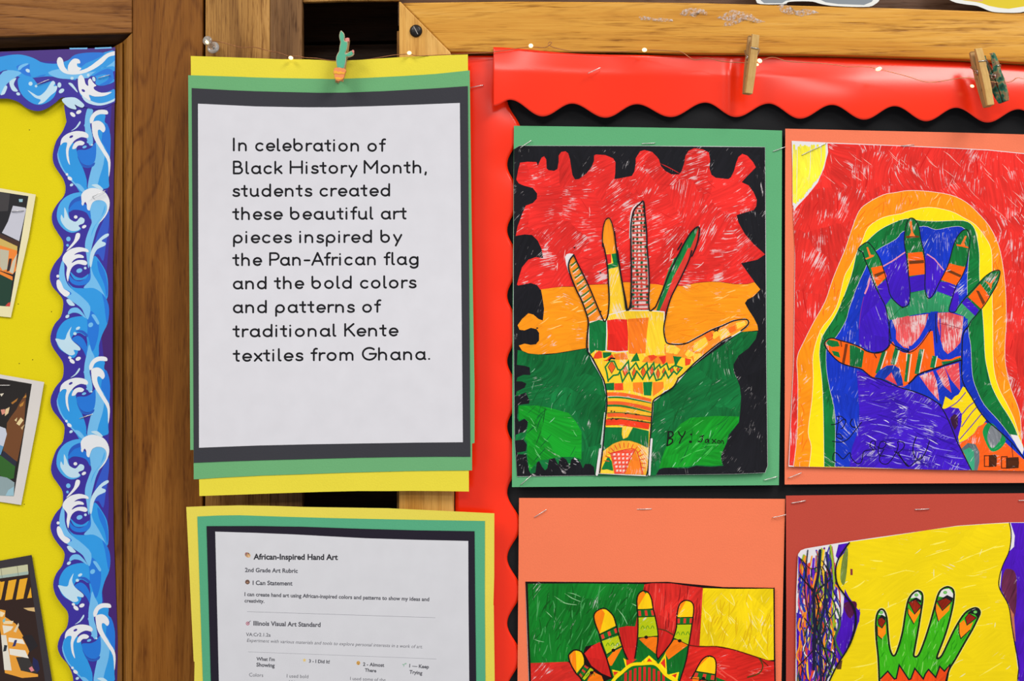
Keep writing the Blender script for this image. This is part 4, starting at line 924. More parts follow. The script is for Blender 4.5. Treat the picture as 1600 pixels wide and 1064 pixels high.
palm = K(G1, [(215, 150), (240, 95), (440, 45), (720, 45), (890, 60), (890, 180), (890, 330), (920, 420), (950, 440), (1140, 435)]) + K(A4, [(350, 798), (450, 750), (560, 690), (650, 655), (740, 615), (830, 602), (858, 618), (850, 650), (800, 692), (720, 740), (640, 780), (560, 842), (490, 900), (420, 960)]) + K(G1, [(1180, 730), (1060, 870), (970, 970), (900, 990), (830, 1064)]) + K(A6, [(100, 340), (98, 400), (88, 500), (75, 650), (62, 850), (52, 925)]) + K(G2, [(110, 985), (150, 700), (165, 520), (195, 350), (205, 140), (185, 60)]) + K(G1, [(200, 960), (170, 850), (120, 760), (50, 640), (10, 540), (5, 330), (20, 180)])
d.line(palm, 3.0, WHI, 0, True); d.poly(palm, rgb(252, 208, 48), 85, 0.45, 0.3)
def p1(pts, c, ang=85, gap=0.3, var=0.35): d.poly(K(G1, pts), c, ang, gap, var)
p1([(5, 190), (120, 150), (210, 170), (218, 510), (160, 520), (80, 510), (20, 560), (5, 500)], rgb(10, 118, 58), 85, 0.25, 0.5)
d.line(K(G1, [(213, 160), (213, 330), (205, 515), (330, 530), (460, 520)]), 1.6, WHI, 0)
p1([(215, 155), (330, 140), (455, 145), (468, 330), (465, 515), (340, 525), (220, 510), (226, 330)], rgb(232, 42, 32))
p1([(462, 140), (600, 130), (712, 122), (690, 300), (672, 545), (560, 555), (475, 550), (470, 330)], rgb(250, 124, 30))
d.poly(K(G1, [(900, 440), (1000, 445), (1140, 440)]) + K(A4, [(350, 802), (450, 755), (560, 694), (650, 660), (740, 620), (830, 607), (850, 622), (845, 648), (795, 688), (720, 736), (640, 776), (560, 838), (490, 896), (430, 950)]) + K(G1, [(1216, 600), (1110, 600), (900, 560)]), rgb(250, 146, 40), 40, 0.4, 0.3)
for q in ([(910, 450), (1010, 450), (1090, 500), (1050, 560), (920, 540)], [(1180, 500), (1280, 560), (1180, 600), (1140, 560)]): p1(q, rgb(252, 206, 66), 45, 0.5)
for q in ([(430, 790), (520, 740), (540, 800), (470, 860), (420, 850)], [(620, 690), (680, 670), (720, 720), (640, 770)], [(760, 630), (830, 615), (840, 645), (770, 680)], [(420, 880), (480, 870), (500, 890), (430, 945)], [(640, 720), (590, 760), (560, 740), (600, 690)]): d.poly(K(A4, q), rgb(252, 202, 60), 45, 0.5, 0.2)
for q in ([(500, 720), (560, 690), (580, 730), (540, 770)], [(700, 670), (750, 650), (760, 690), (710, 715)]): d.poly(K(A4, q), rgb(246, 110, 30), 45, 0.3, 0.2)
d.line(K(A4, [(545, 770), (570, 755), (572, 720)]), 1.2, RED, 3)
# row of small shapes under the blocks
p1([(50, 610), (75, 550), (120, 515), (155, 530), (160, 600), (110, 612)], REDO); p1([(165, 535), (270, 535), (265, 570), (190, 605), (170, 600)], rgb(14, 112, 52)); p1([(170, 635), (215, 620), (275, 555), (300, 600), (240, 620), (220, 640)], REDO)
p1([(290, 560), (380, 545), (450, 540), (465, 620), (320, 622)], rgb(250, 132, 36)); p1([(495, 650), (535, 580), (570, 535), (605, 636)], rgb(20, 116, 50)); p1([(630, 650), (670, 590), (720, 575), (900, 570), (1010, 545), (1010, 665), (870, 680), (800, 665)], rgb(250, 140, 40))
p1([(700, 575), (770, 565), (815, 590), (740, 645)], REDO); p1([(830, 590), (915, 575), (915, 640), (885, 682)], rgb(232, 52, 34)); p1([(1000, 580), (1105, 590), (1060, 650), (1030, 720)], rgb(16, 118, 52)); p1([(1142, 600), (1216, 620), (1200, 680), (1145, 695)], REDO)
# zigzag with diamonds
for x, y, rx, ry in ((272, 712, 40, 68), (432, 760, 26, 66), (540, 785, 24, 62), (648, 770, 26, 58), (748, 755, 22, 55), (822, 790, 20, 55), (895, 770, 20, 45), (988, 750, 20, 46), (1062, 742, 14, 30)):
    (cx, cy), = K(G1, [(x, y)]); e = [(cx, cy - ry / 7.6), (cx + rx / 7.6, cy), (cx, cy + ry / 7.6), (cx - rx / 7.6, cy)]
    d.line(e, 1.6, rgb(64, 60, 40), 0, True); d.poly(e, rgb(238, 92, 34), 80, 0.4, 0.3)
GZ = rgb(14, 122, 56)
d.line(K(G1, [(230, 880), (215, 780), (195, 710), (250, 640), (300, 640), (345, 740), (385, 745), (470, 640), (480, 750), (560, 660), (600, 740), (690, 660), (705, 745), (770, 660), (780, 740), (840, 680), (850, 720), (925, 665), (950, 740), (1020, 690), (1110, 720)]), 2.4, GZ, 0)
d.line(K(G1, [(240, 860), (290, 810), (350, 800), (370, 760), (400, 885), (450, 800), (480, 770), (515, 870), (570, 760), (640, 855), (690, 760), (720, 850), (770, 780), (800, 870), (860, 850), (910, 760), (945, 840), (1010, 760), (1045, 795), (1100, 730)]), 2.4, GZ, 0)
d.line(K(G1, [(240, 630), (265, 605), (305, 610)]), 2.6, BLK, 0)
# row of blocks
for q, c in (([(195, 905), (300, 895), (300, 985), (215, 985)], rgb(14, 112, 54)), ([(302, 905), (405, 900), (410, 985), (305, 985)], REDO), ([(415, 905), (520, 895), (528, 995), (415, 985)], rgb(252, 200, 50)), ([(525, 895), (640, 890), (645, 1030), (530, 1000)], rgb(250, 130, 34)), ([(645, 890), (755, 885), (740, 1050), (655, 1045)], rgb(12, 122, 58)), ([(760, 890), (885, 885), (890, 960), (830, 1010), (760, 1060)], rgb(250, 132, 36))): p1(q, c)
# wrist bands
def band(y0, y1, h, c, x0=205, x1=690, n=1.0):
    d.line(K(G2, [(x0, y0), (x0 + (x1 - x0) * .3, y0 - 8 + (y1 - y0) * .12), (x0 + (x1 - x0) * .65, y0 + (y1 - y0) * .42), (x1, y1)]), h / 7.093, c, 4, caps=False, ang=-8, gap=0.3, var=0.3)
band(118, 190, 50, rgb(246, 104, 40)); band(140, 205, 10, WHI); band(150, 215, 20, rgb(30, 120, 50), 215); band(178, 235, 36, rgb(252, 188, 40)); band(210, 280, 36, rgb(240, 96, 44)); band(240, 320, 20, rgb(20, 116, 54)); band(278, 345, 44, rgb(252, 182, 44)); band(322, 362, 14, rgb(70, 100, 40)); band(345, 388, 40, rgb(240, 92, 40)); band(378, 420, 16, rgb(250, 170, 50)); band(388, 430, 14, rgb(70, 96, 40)); band(425, 470, 66, rgb(238, 62, 30), 190, 670)
for a in range(14):
    (x, y), = K(G2, [(rr.uniform(240, 640), 0)]); yy = 300 + (x - 950) * 0.9 + rr.uniform(-6, 10) if a % 2 else 385 + (x - 950) * .5 + rr.uniform(-8, 8)
    (_, y), = K(G2, [(0, yy)]); d.poly(ell(x, y, rr.uniform(1.2, 2.8), rr.uniform(.7, 1.3)), rgb(40, 40, 26))
def p2(pts, c, ang=85, gap=0.3, var=0.4): d.poly(K(G2, pts), c, ang, gap, var)
p2([(180, 478), (370, 480), (365, 560), (380, 610), (430, 590), (490, 480), (665, 520), (660, 700), (640, 700), (560, 660), (470, 630), (370, 625), (270, 660), (160, 740)], rgb(14, 112, 54))
arcp = [(140, 900), (160, 770), (220, 700), (300, 650), (370, 628), (450, 630), (540, 655), (610, 710), (645, 800), (650, 900), (625, 1005), (590, 1005), (575, 900), (510, 730), (370, 740), (240, 770), (190, 790)]
p2(arcp, rgb(252, 176, 50), 85, 0.4)
p2([(240, 775), (370, 735), (505, 725), (400, 995), (285, 995), (260, 860)], rgb(236, 78, 54), 0, 0.5)
for yy in range(5):
    for xx in range(5 - yy // 2):
        x0 = 270 + yy * 8 + xx * (48 - yy * 3); y0 = 770 + yy * 45
        if x0 < 490 - yy * 24: p2([(x0, y0), (x0 + 26, y0 - 4), (x0 + 24, y0 + 20), (x0 + 2, y0 + 22)], rgb(240, 206, 196), 0, 0.2, .1)
p2([(510, 740), (560, 860), (600, 1000), (400, 1000), (460, 860)], rgb(250, 130, 36)); p2([(215, 800), (255, 860), (270, 960), (140, 945), (170, 880)], rgb(14, 118, 56)); p2([(125, 960), (200, 945), (270, 965), (275, 995), (120, 990)], rgb(252, 204, 60))
d.line(K(G2, [(235, 770), (370, 735), (510, 722), (560, 830), (600, 1000)]), 1.3, RED, 3); d.line(K(G2, [(510, 735), (440, 860), (395, 990)]), 1.3, rgb(226, 60, 40), 0)
for a in range(15):
    an = math.radians(172 - a * 13.2); cx, cy = 400, 880
    d.line(K(G2, [(cx + 178 * math.cos(an), cy - 178 * math.sin(an)), (cx + 228 * math.cos(an), cy - 228 * math.sin(an))]), 1.2, rgb(226, 70, 36), 0)
# outlines
def ol(o, pts, wd=2.0, sm=3): d.line(K(o, pts), wd * 1.12, BLK, sm)
ol(A3, [(540, 92), (510, 130), (498, 190), (520, 270), (560, 370), (600, 450), (640, 560), (655, 630), (645, 750), (645, 840), (680, 900), (730, 990), (765, 1060)]); ol(A3, [(540, 92), (570, 160), (625, 270), (672, 370), (722, 490), (770, 600), (785, 620), (800, 600), (812, 560), (820, 450), (815, 330), (808, 200), (790, 80), (770, 0)], 1.9)
ol(A1, [(768, 990), (768, 880), (788, 785), (822, 765), (850, 835), (870, 950), (885, 1064)], 1.4); ol(A3, [(885, 60), (903, 190), (922, 310), (950, 450), (965, 530), (985, 500), (1000, 400)], 2.2)
ol(G6, [(140, 960), (138, 860), (142, 700), (140, 560), (138, 420), (138, 290), (148, 210), (170, 140), (215, 95), (243, 80), (255, 200), (268, 330), (272, 460), (285, 620), (290, 780), (285, 880), (292, 985), (330, 965), (350, 940), (400, 820), (455, 680), (532, 520)], 2.0)
ol(G6, [(0, 330), (20, 500), (55, 700), (85, 880), (102, 985), (135, 950)], 2.0)
ol(A2, [(300, 1064), (350, 965), (410, 870), (462, 832), (470, 880), (450, 975), (412, 1064)], 2.0); ol(A4, [(410, 60), (390, 130), (330, 260), (290, 340), (250, 420), (220, 510), (200, 600), (188, 680), (200, 760), (228, 796), (350, 798), (450, 750), (560, 690), (650, 655), (740, 615), (830, 602), (858, 618), (850, 650), (800, 692)], 1.9); ol(A4, [(300, 50), (330, 0)], 2)
ol(A4, [(720, 740), (650, 775), (560, 842), (490, 900), (420, 960), (340, 1040), (300, 1070)], 2.0); ol(A4, [(580, 690), (600, 670), (590, 700), (630, 665), (610, 695)], 1.4)
ol(A6, [(300, 165), (270, 220), (220, 258), (150, 300), (105, 335), (98, 400), (90, 500), (80, 650), (68, 850), (52, 925)], 1.9)
ol(A5, [(690, 0), (740, 100), (780, 180), (800, 290), (800, 400), (790, 480), (780, 600), (765, 750), (745, 905)], 1.9)
d.line(K(A6, [(92, 640), (82, 780), (75, 920)]), 3.2, WHI, 3); d.line(K(A5, [(785, 430), (770, 560), (755, 680)]), 1.6, rgb(190, 206, 196), 3); d.line(K(A5, [(750, 720), (735, 820), (722, 920)]), 3.6, WHI, 3)
# signature
def sg(pts, wd=1.9, sm=3): d.line(K(A6, pts), wd, rgb(20, 24, 20), sm)
sg([(225, 580), (222, 630), (215, 690)], 2.6); sg([(222, 582), (250, 580), (262, 600), (250, 620), (225, 632), (255, 640), (255, 665), (230, 685), (212, 690)], 2.2); sg([(305, 580), (312, 600), (330, 620)]); sg([(358, 578), (345, 610), (325, 640), (312, 670)], 2); d.poly(K(A6, ell(405, 602, 8, 7)), rgb(20, 24, 20)); d.poly(K(A6, ell(399, 660, 12, 10)), rgb(20, 24, 20))
sg([(475, 620), (505, 610)], 1.6); sg([(492, 615), (495, 640), (480, 662), (460, 655)], 1.7); sg([(538, 640), (520, 645), (518, 665), (535, 660), (540, 640), (545, 668)], 1.5); sg([(570, 640), (600, 668)], 1.5); sg([(600, 640), (572, 670)], 1.5); sg([(622, 650), (612, 665), (628, 670), (634, 655), (622, 650)], 1.4); sg([(642, 670), (646, 650), (658, 655), (660, 675)], 1.4)
for x, y in K(A3, [(545, 35), (750, 235), (752, 540)]) + K(A3, [(250, 672)]): d.poly(ell(x, y, 1.6, 1.2), BLK)
d.build('drawing', MARKER, t1, 14)

# ---------------------------------------------------------------- 2: rainbow round a blue hand on the salmon mat
ym = lambda x, y: -0.0058 - 0.0016 * max(0, (y - 450) / 300.0) ** 2 - 0.0016 * max(0, (x - 1500) / 140.0) ** 2
yd = lambda x, y: ym(x, y) - 0.0007 - 0.0018 * max(0, (y - 590) / 140.0) ** 2
t2, d = mounted('drawing of a rainbow around a blue and purple hand, mounted on a salmon sheet', [(1227, 201), (1400, 205), (1500, 207.2), (1600, 210), (1650, 211.5), (1650, 753), (1600, 754.4), (1400, 755.5), (1226, 757), (1226.4, 480)], rgb(240, 124, 90), ym, yd,
    [(1237, 220), (1290, 222.5), (1400, 227), (1480, 230.5), (1545, 234), (1600, 239.5), (1638, 242), (1642, 480), (1634, 737), (1600, 735.8), (1500, 734.2), (1417, 732.8), (1320, 730.6), (1232, 729), (1240, 560), (1242, 400)])
R2 = rgb(224, 46, 40); O2 = rgb(252, 146, 18); Y2 = rgb(246, 222, 0); G2c = rgb(8, 112, 52); BL2 = rgb(18, 52, 190); PU2 = rgb(62, 22, 188); OR2 = rgb(252, 98, 14)
bg = [(1237.5, 300), (1240, 330), (1246, 322), (1262, 305), (1278, 285), (1288, 260), (1294, 238), (1293, 224), (1400, 228), (1480, 231.5), (1545, 235), (1600, 240.5), (1637, 243), (1641, 480), (1634, 735), (1600, 734), (1250, 729), (1233, 727), (1240.5, 560), (1242.4, 400)]
d.poly(bg, R2, 95, 0.42, 0.5)
topred = [(1295, 225), (1630, 243), (1640, 400), (1580, 380), (1500, 300), (1420, 285), (1350, 295), (1310, 330), (1250, 330)]
d.streaks(bg, 26, 85, (8, 20), (0.6, 1.5), rgb(236, 170, 164), 15); d.streaks(topred, 34, -45, (14, 34), (0.5, 1.2), rgb(238, 170, 160), 8); d.streaks(bg, 34, 80, (16, 44), (1, 2.6), rgb(204, 30, 28), 30)
sun = [(1238, 222), (1291, 224.5), (1293, 240), (1288, 262), (1278, 284), (1262, 304), (1247, 320), (1242, 327), (1238.5, 320)]
d.poly(sun, PAPW); rs = random.Random(8)
sb = [(1238, 322), (1247, 316), (1262, 300), (1278, 280), (1288, 258), (1292, 240)]
for i in range(15):
    x0 = 1241 + i * 3.35 + rs.uniform(-.5, .5); x2 = x0 - (x0 - 1240) * 0.16; y2 = interp(sb, x2) - rs.uniform(0, 5)
    d.line([(x0, 226 + rs.uniform(0, 9)), (x0 - .5, (226 + y2) / 2), (x2, y2)], rs.uniform(2.4, 4.0), rgb(242, 230, 60), 4, ang=88, gap=.35, var=.3)
OO = [(1240, 729), (1245.7, 678.5), (1247, 600), (1245.7, 560), (1255.7, 535), (1272.6, 501.6), (1289.5, 471.5), (1301, 437.7), (1314, 405.7), (1321.5, 388), (1331, 359), (1342, 331), (1355, 318), (1380, 304.7), (1400, 301), (1419, 298), (1447, 299), (1484.6, 304.7), (1509, 316), (1528, 333), (1546.6, 355), (1560, 383.6), (1567, 417), (1571, 454.6), (1572, 501.6), (1570, 539), (1571, 570), (1580, 609), (1589.5, 633), (1594.5, 655), (1596, 700)]
YO = [(1264.4, 729), (1268, 698), (1263, 674.5), (1269, 625), (1271, 590), (1270.8, 554), (1282, 516.6), (1299, 494), (1310, 471.5), (1319.6, 432), (1329, 415), (1346, 380), (1357, 355), (1380, 340), (1408, 334), (1419, 330), (1451, 324), (1484.6, 330), (1505, 340), (1524, 351.6), (1539, 370.5), (1548.5, 390), (1550, 421), (1550, 464), (1551, 501.6), (1552, 570), (1560, 605), (1572, 629), (1583.6, 653), (1592, 680)]
GO = [(1288, 729), (1287, 655), (1285, 599.5), (1281, 560), (1281, 546.7), (1285, 526), (1302.7, 498), (1314, 475), (1327, 441), (1333, 421), (1341, 388), (1351.6, 380), (1370, 363), (1389, 351.6), (1415.5, 342), (1437.6, 345), (1466, 346), (1505, 345), (1520, 353.5), (1526, 370.5), (1530, 398), (1530, 432), (1535, 490), (1537, 520), (1539, 558), (1544, 583.7), (1550, 605), (1562, 629), (1573.7, 647), (1583.6, 664.6), (1590, 680)]
BO = [(1305, 729), (1305, 649), (1297, 609), (1292, 580), (1291, 556), (1293, 540), (1307, 526), (1321.5, 501.6), (1327, 483), (1338, 451), (1351.6, 421), (1365, 395), (1400, 374), (1411, 362), (1443, 353.5), (1462, 359), (1484.6, 355), (1503, 355), (1514.7, 370.5), (1513, 407.6), (1511, 445), (1513, 516.6), (1516.5, 539), (1519, 585), (1526, 609), (1538, 633), (1558, 655), (1572, 672.5), (1585, 690)]
bot = [(1600, 700), (1604, 735), (1500, 733.5)]
d.line(OO, 1.4, WHI, 3); d.poly(cr(OO, 3) + bot, O2, 75, 0.3, 0.3)
d.line(YO, 1.2, rgb(252, 236, 200), 3); d.poly(cr(YO, 3) + bot, Y2, 75, 0.2, 0.12); d.line(GO, 1.0, WHI, 3); d.poly(cr(GO, 3) + bot, G2c, 70, 0.35, 0.6); d.line(BO, 1.0, WHI, 3); d.poly(cr(BO, 3) + bot, BL2, 80, 0.38, 0.5)
ring = cr(OO, 2) + cr(YO, 2)[::-1]
d.streaks(ring, 20, 70, (10, 26), (0.6, 1.6), rgb(253, 206, 130), 40); d.streaks(ring, 40, 70, (10, 26), (0.8, 1.8), rgb(244, 116, 20), 40)
d.streaks(cr(GO, 2) + cr(BO, 2)[::-1], 34, 65, (8, 18), (0.8, 1.8), rgb(4, 84, 40), 30)
d.streaks(cr(BO, 2) + bot, 12, 75, (8, 20), (0.5, 1.3), rgb(190, 200, 236), 30)
d.poly(K(B6, [(905, 600), (965, 610), (1000, 680), (1012, 720), (1000, 760), (960, 700)]), WHI)
# dark tufts on the green edge of the rainbow
for x, y in ((1393, 352), (1405, 346), (1386, 362)): d.line([(x - 5, y + 14), (x, y)], 3.4, rgb(8, 100, 46), 0)
# purple lobes between the fingers
def p3(o, pts, c, ang=85, gap=0.35, var=0.4, sm=0): d.poly(K(o, pts), c, ang, gap, var, sm)
PK = rgb(226, 140, 170)
p3(B3, [(740, 350), (780, 410), (830, 510), (870, 590), (890, 690), (905, 800), (900, 900), (850, 945), (780, 955), (690, 925), (650, 880), (650, 760), (665, 620), (700, 470)], PU2); d.line(K(B3, [(740, 345), (725, 410), (700, 470)]), 2.6, PK, 0); d.line(K(B3, [(690, 500), (665, 620), (650, 760)]), 1.2, rgb(120, 40, 160), 3)
p3(B3, [(860, 290), (900, 235), (1000, 165), (1040, 140), (1060, 250), (1075, 400), (1060, 560), (1005, 580), (955, 540), (915, 480), (885, 390)], PU2); d.line(K(B3, [(850, 245), (930, 200), (1030, 130)]), 2.0, PK, 0)
p3(B4, [(245, 150), (320, 190), (395, 290), (370, 370), (330, 450), (290, 510), (262, 500), (245, 400)], PU2); d.line(K(B4, [(260, 145), (320, 185), (395, 275)]), 1.8, PK, 0)
p3(B4, [(460, 520), (500, 420), (520, 470), (525, 560), (495, 615), (450, 610)], PU2)
# knuckle band
p3(B3, [(868, 575), (915, 510), (955, 545), (1005, 585), (1070, 570), (1070, 660), (905, 692), (885, 650)], rgb(54, 148, 96), 80, 0.4, 0.5); p3(B4, [(0, 560), (50, 595), (110, 570), (122, 465), (240, 440), (272, 512), (300, 505), (340, 455), (460, 500), (440, 625), (240, 632), (0, 678)], rgb(48, 150, 98), 80, 0.4, 0.5)
p3(B4, [(515, 575), (540, 545), (660, 660), (600, 745), (575, 665), (490, 630)], rgb(60, 156, 106), 60, 0.5, 0.5)
# thumb and palm stripes
palm2 = K(G3, [(125, 110), (160, 65), (210, 55), (270, 75), (380, 105), (500, 150), (560, 190), (650, 212), (720, 200), (770, 170), (800, 130), (850, 70), (1250, -20), (1270, 240), (1350, 285), (1540, 240), (1545, 285), (1450, 312), (1250, 375), (1100, 430), (1040, 490), (1000, 530), (950, 560), (880, 560), (750, 500), (700, 480), (620, 465), (560, 420), (500, 375), (380, 345), (270, 300), (170, 200)])
d.poly(palm2, OR2, 80, 0.3, 0.35)
def p4(pts, c, ang=80, gap=0.35, var=0.5): d.poly(K(G3, pts), c, ang, gap, var)
p4([(125, 115), (165, 70), (260, 88), (282, 140), (200, 148)], G2c); p4([(195, 185), (270, 200), (288, 262), (220, 235)], G2c); p4([(385, 125), (440, 135), (535, 190), (510, 365), (385, 342)], rgb(10, 110, 56))
d.line(K(G3, [(352, 115), (335, 220), (315, 330)]), 4.4, rgb(120, 52, 14), 0, caps=False); d.line(K(G3, [(290, 80), (300, 140)]), 2.5, rgb(150, 66, 20), 0)
for a, b, wd in (((668, 425), (742, 190), 5.6), ((830, 330), (878, 150), 6.4), ((965, 510), (1000, 220), 4.6), ((1080, 430), (1130, 170), 6.4), ((1245, 365), (1268, 240), 7.5)):
    d.line(K(G3, [a, b]), wd, rgb(12, 116, 60), 0, caps=False, ang=75, gap=.4, var=.4)
    d.line(K(G3, [(a[0] + 26, a[1]), (b[0] + 28, b[1])]), 1.3, rgb(220, 230, 214), 0, caps=False)
d.line(K(G3, [(858, 330), (900, 180)]), 2.2, rgb(196, 222, 200), 0, caps=False); d.line(K(G3, [(975, 290), (985, 180)]), 1.6, rgb(240, 214, 190), 0)
p4([(1340, 300), (1450, 290), (1540, 255), (1545, 285), (1450, 312), (1350, 340)], rgb(14, 110, 62))
# U shapes
for Uo in (([(985, 690)], 0),):
    d.line(K(B3, [(905, 700), (925, 790), (960, 880), (1010, 935), (1064, 945)]) + K(B4, [(100, 935), (160, 900), (225, 820), (270, 740), (310, 625)]), 7.6, BL2, 4, caps=False, ang=60, gap=.3, var=.4)
    d.line(K(B4, [(330, 620), (335, 740), (345, 880), (390, 970), (440, 1000), (510, 960), (560, 890), (575, 770), (575, 680)]), 7.6, BL2, 4, caps=False, ang=60, gap=.3, var=.4)
p3(B3, [(925, 690), (1064, 655), (1064, 930), (1040, 920), (990, 850), (950, 760)], rgb(226, 84, 88), 75, 0.7, 0.4); p3(B4, [(0, 676), (270, 640), (240, 750), (190, 840), (130, 905), (60, 912), (20, 880), (0, 850)], rgb(226, 84, 88), 65, 0.7, 0.4)
p3(B4, [(345, 632), (440, 628), (560, 662), (552, 780), (535, 880), (480, 940), (430, 975), (395, 940), (370, 850), (345, 740)], rgb(222, 80, 86), 85, 0.7, 0.4)
d.line(K(B4, [(365, 680), (370, 780), (365, 860)]), 1.6, BL2, 3); d.line(K(B4, [(340, 715), (440, 735), (560, 770)]), 0.7, rgb(120, 40, 60), 3)
# blue patch with red triangles, blue arch
p4([(1000, 530), (1050, 490), (1100, 435), (1250, 378), (1450, 314), (1545, 285), (1545, 600), (1520, 625), (1500, 620), (1470, 700), (1380, 640), (1345, 755), (1200, 672), (1050, 612), (940, 570)], BL2, 60)
for q in ([(1110, 450), (1250, 398), (1290, 500), (1318, 712), (1215, 600)], [(1285, 395), (1370, 352), (1405, 445), (1445, 625), (1365, 555)], [(1372, 352), (1520, 312), (1532, 470), (1535, 605), (1440, 490)]): p4(q, rgb(226, 76, 84), 70, 0.65, 0.4)
p4([(640, 462), (690, 392), (770, 342), (850, 336), (900, 372), (932, 480), (942, 552), (880, 556), (750, 495), (690, 475)], rgb(20, 56, 170), 30, 0.4, 0.9); p4([(752, 482), (820, 412), (880, 545)], rgb(224, 66, 70), 70, 0.5, 0.3)
# big purple field
pur = K(B5, [(600, 95), (680, 122), (740, 158), (830, 182), (900, 218), (1010, 248)]) + K(B6, [(100, 252), (200, 282), (290, 322), (350, 382), (410, 482), (450, 572), (500, 692), (550, 792), (595, 878), (560, 884), (300, 880), (0, 872)]) + K(B5, [(850, 868), (545, 858), (565, 700), (618, 560), (622, 400), (612, 250)])
d.poly(pur, PU2, 18, 0.4, 0.5); d.streaks(pur, 26, -14, (14, 40), (0.5, 1.6), rgb(160, 150, 230), 8); d.streaks(pur, 40, -14, (14, 44), (1, 2.4), rgb(44, 12, 150), 16); d.streaks(pur, 14, -20, (8, 24), (0.6, 1.6), rgb(222, 216, 240), 10)
# lower right: yellow with stripes, purple arch, orange with leaves and squares
p3(B6, [(365, 398), (390, 300), (440, 332), (465, 300), (495, 285), (530, 222), (560, 240), (600, 312), (650, 402), (712, 490), (690, 520), (650, 540), (620, 590), (560, 640), (500, 668), (490, 610), (520, 500), (500, 400)], rgb(244, 214, 20), 30, 0.25, 0.2)
for a, b, c in (((400, 398), (480, 350), (550, 270)), ((525, 440), (575, 380), (620, 345)), ((520, 540), (590, 440), (640, 385)), ((505, 640), (600, 530), (680, 435))): d.line(K(B6, [a, b, c]), 1.7, rgb(120, 80, 150), 3)
p3(B6, [(365, 405), (430, 385), (495, 395), (522, 440), (515, 530), (485, 650), (450, 570), (410, 482)], PU2); p3(B6, [(430, 470), (460, 440), (490, 450), (490, 530), (465, 570), (440, 520)], rgb(60, 26, 60))
p3(B6, [(500, 672), (560, 642), (620, 592), (650, 545), (712, 505), (850, 650), (1000, 790), (1080, 860), (1080, 892), (600, 885), (550, 790)], rgb(250, 96, 24), 40, 0.35, 0.3)
p3(B6, [(690, 610), (690, 560), (720, 515), (770, 520), (830, 590), (870, 645), (830, 710), (770, 738), (730, 705)], rgb(20, 146, 74), 60, 0.3, .4, 3); p3(B6, [(725, 600), (760, 525), (820, 580), (835, 620), (800, 680), (760, 710), (728, 660)], rgb(128, 132, 140), 80, 0.5, 0.4, 3)
p3(B6, [(515, 715), (570, 668), (630, 680), (660, 740), (660, 820), (645, 885), (600, 885), (560, 790)], rgb(96, 110, 116), 80, 0.4, 0.5); p3(B6, [(530, 730), (580, 705), (615, 730), (622, 810), (620, 885), (600, 885), (555, 790)], rgb(56, 160, 120), 85, 0.5, 0.3)
for x0, y0, x1, y1 in ((735, 765, 795, 855), (870, 785, 970, 868)): p3(B6, [(x0, y0), (x1, y0 - 5), (x1 + 4, (y0 + y1) / 2), (x1, y1), (x0, y1 + 6)], rgb(76, 36, 16), 0, 0.2, 0.6)
for x0, y0, x1, y1 in ((700, 770, 740, 855), (835, 778, 880, 868)): d.line(K(B6, [(x0, y0), (x1, y0), (x1, y1), (x0, y1)]), 1.5, rgb(66, 30, 14), 0, True)
d.line(K(B6, [(915, 680), (925, 780)]), 1.0, BLK, 0)
# fingers
def fin(o, outline, parts):
    p3(o, outline, G2c, 80, 0.45, 0.5)
    for q, c in parts: p3(o, q, c, 10, 0.25, 0.3)
FG = rgb(16, 112, 62); BR2 = rgb(110, 56, 20)
fin(B3, [(640, 105), (680, 70), (720, 50), (750, 70), (800, 140), (830, 200), (860, 290), (890, 400), (915, 500), (868, 572), (830, 500), (780, 400), (740, 290), (700, 190), (680, 130)],
    [([(750, 258), (845, 238), (882, 330), (800, 412), (770, 330)], OR2), ([(775, 312), (862, 282), (868, 298), (785, 342)], BR2), ([(800, 415), (884, 345), (915, 500), (868, 572), (830, 500)], PU2), ([(700, 180), (735, 165), (712, 88), (724, 84), (748, 148), (776, 152), (770, 165), (740, 178), (710, 190)], rgb(240, 120, 40))])
fin(B4, [(70, 50), (72, -60), (92, -130), (120, -155), (150, -145), (192, -80), (205, 20), (235, 150), (245, 290), (242, 440), (122, 470), (115, 400), (105, 290), (85, 150)],
    [([(98, 135), (220, 125), (236, 200), (238, 310), (110, 325)], OR2), ([(108, 200), (232, 192), (234, 218), (110, 228)], BR2), ([(110, 335), (190, 318), (240, 312), (242, 440), (122, 462)], PU2), ([(80, -5), (130, -15), (190, -8), (195, 5), (150, 8), (90, 12)], BR2), ([(110, -125), (130, -135), (140, -40), (160, -5), (110, -5), (125, -40)], rgb(240, 120, 50))])
fin(B4, [(470, 100), (490, 40), (520, -10), (545, -45), (580, -62), (605, -50), (614, 0), (612, 60), (600, 150), (582, 250), (540, 350), (502, 410), (470, 505), (340, 452), (365, 385), (400, 300), (440, 220)],
    [([(445, 220), (520, 240), (582, 252), (540, 340), (502, 402), (375, 358), (405, 298)], OR2), ([(432, 268), (545, 318), (535, 338), (425, 290)], BR2), ([(368, 370), (440, 380), (502, 408), (470, 500), (340, 450)], PU2), ([(500, 60), (560, 70), (602, 85), (600, 95), (550, 82), (505, 75)], OR2), ([(575, -10), (588, -5), (568, 50), (580, 75), (535, 70)], rgb(240, 120, 50))])
fin(B4, [(860, 282), (862, 320), (835, 400), (792, 480), (740, 560), (660, 660), (538, 540), (590, 490), (660, 420), (730, 340), (790, 290)],
    [([(700, 390), (780, 500), (710, 600), (600, 500)], OR2), ([(665, 445), (690, 450), (742, 545), (722, 570)], BR2), ([(590, 505), (690, 608), (658, 658), (540, 545)], PU2), ([(855, 300), (800, 390), (790, 440), (770, 400), (735, 365), (785, 385)], rgb(244, 120, 44))])
def o2(o, pts, wd=1.5, sm=3): d.line(K(o, pts), wd, rgb(22, 22, 34), sm)
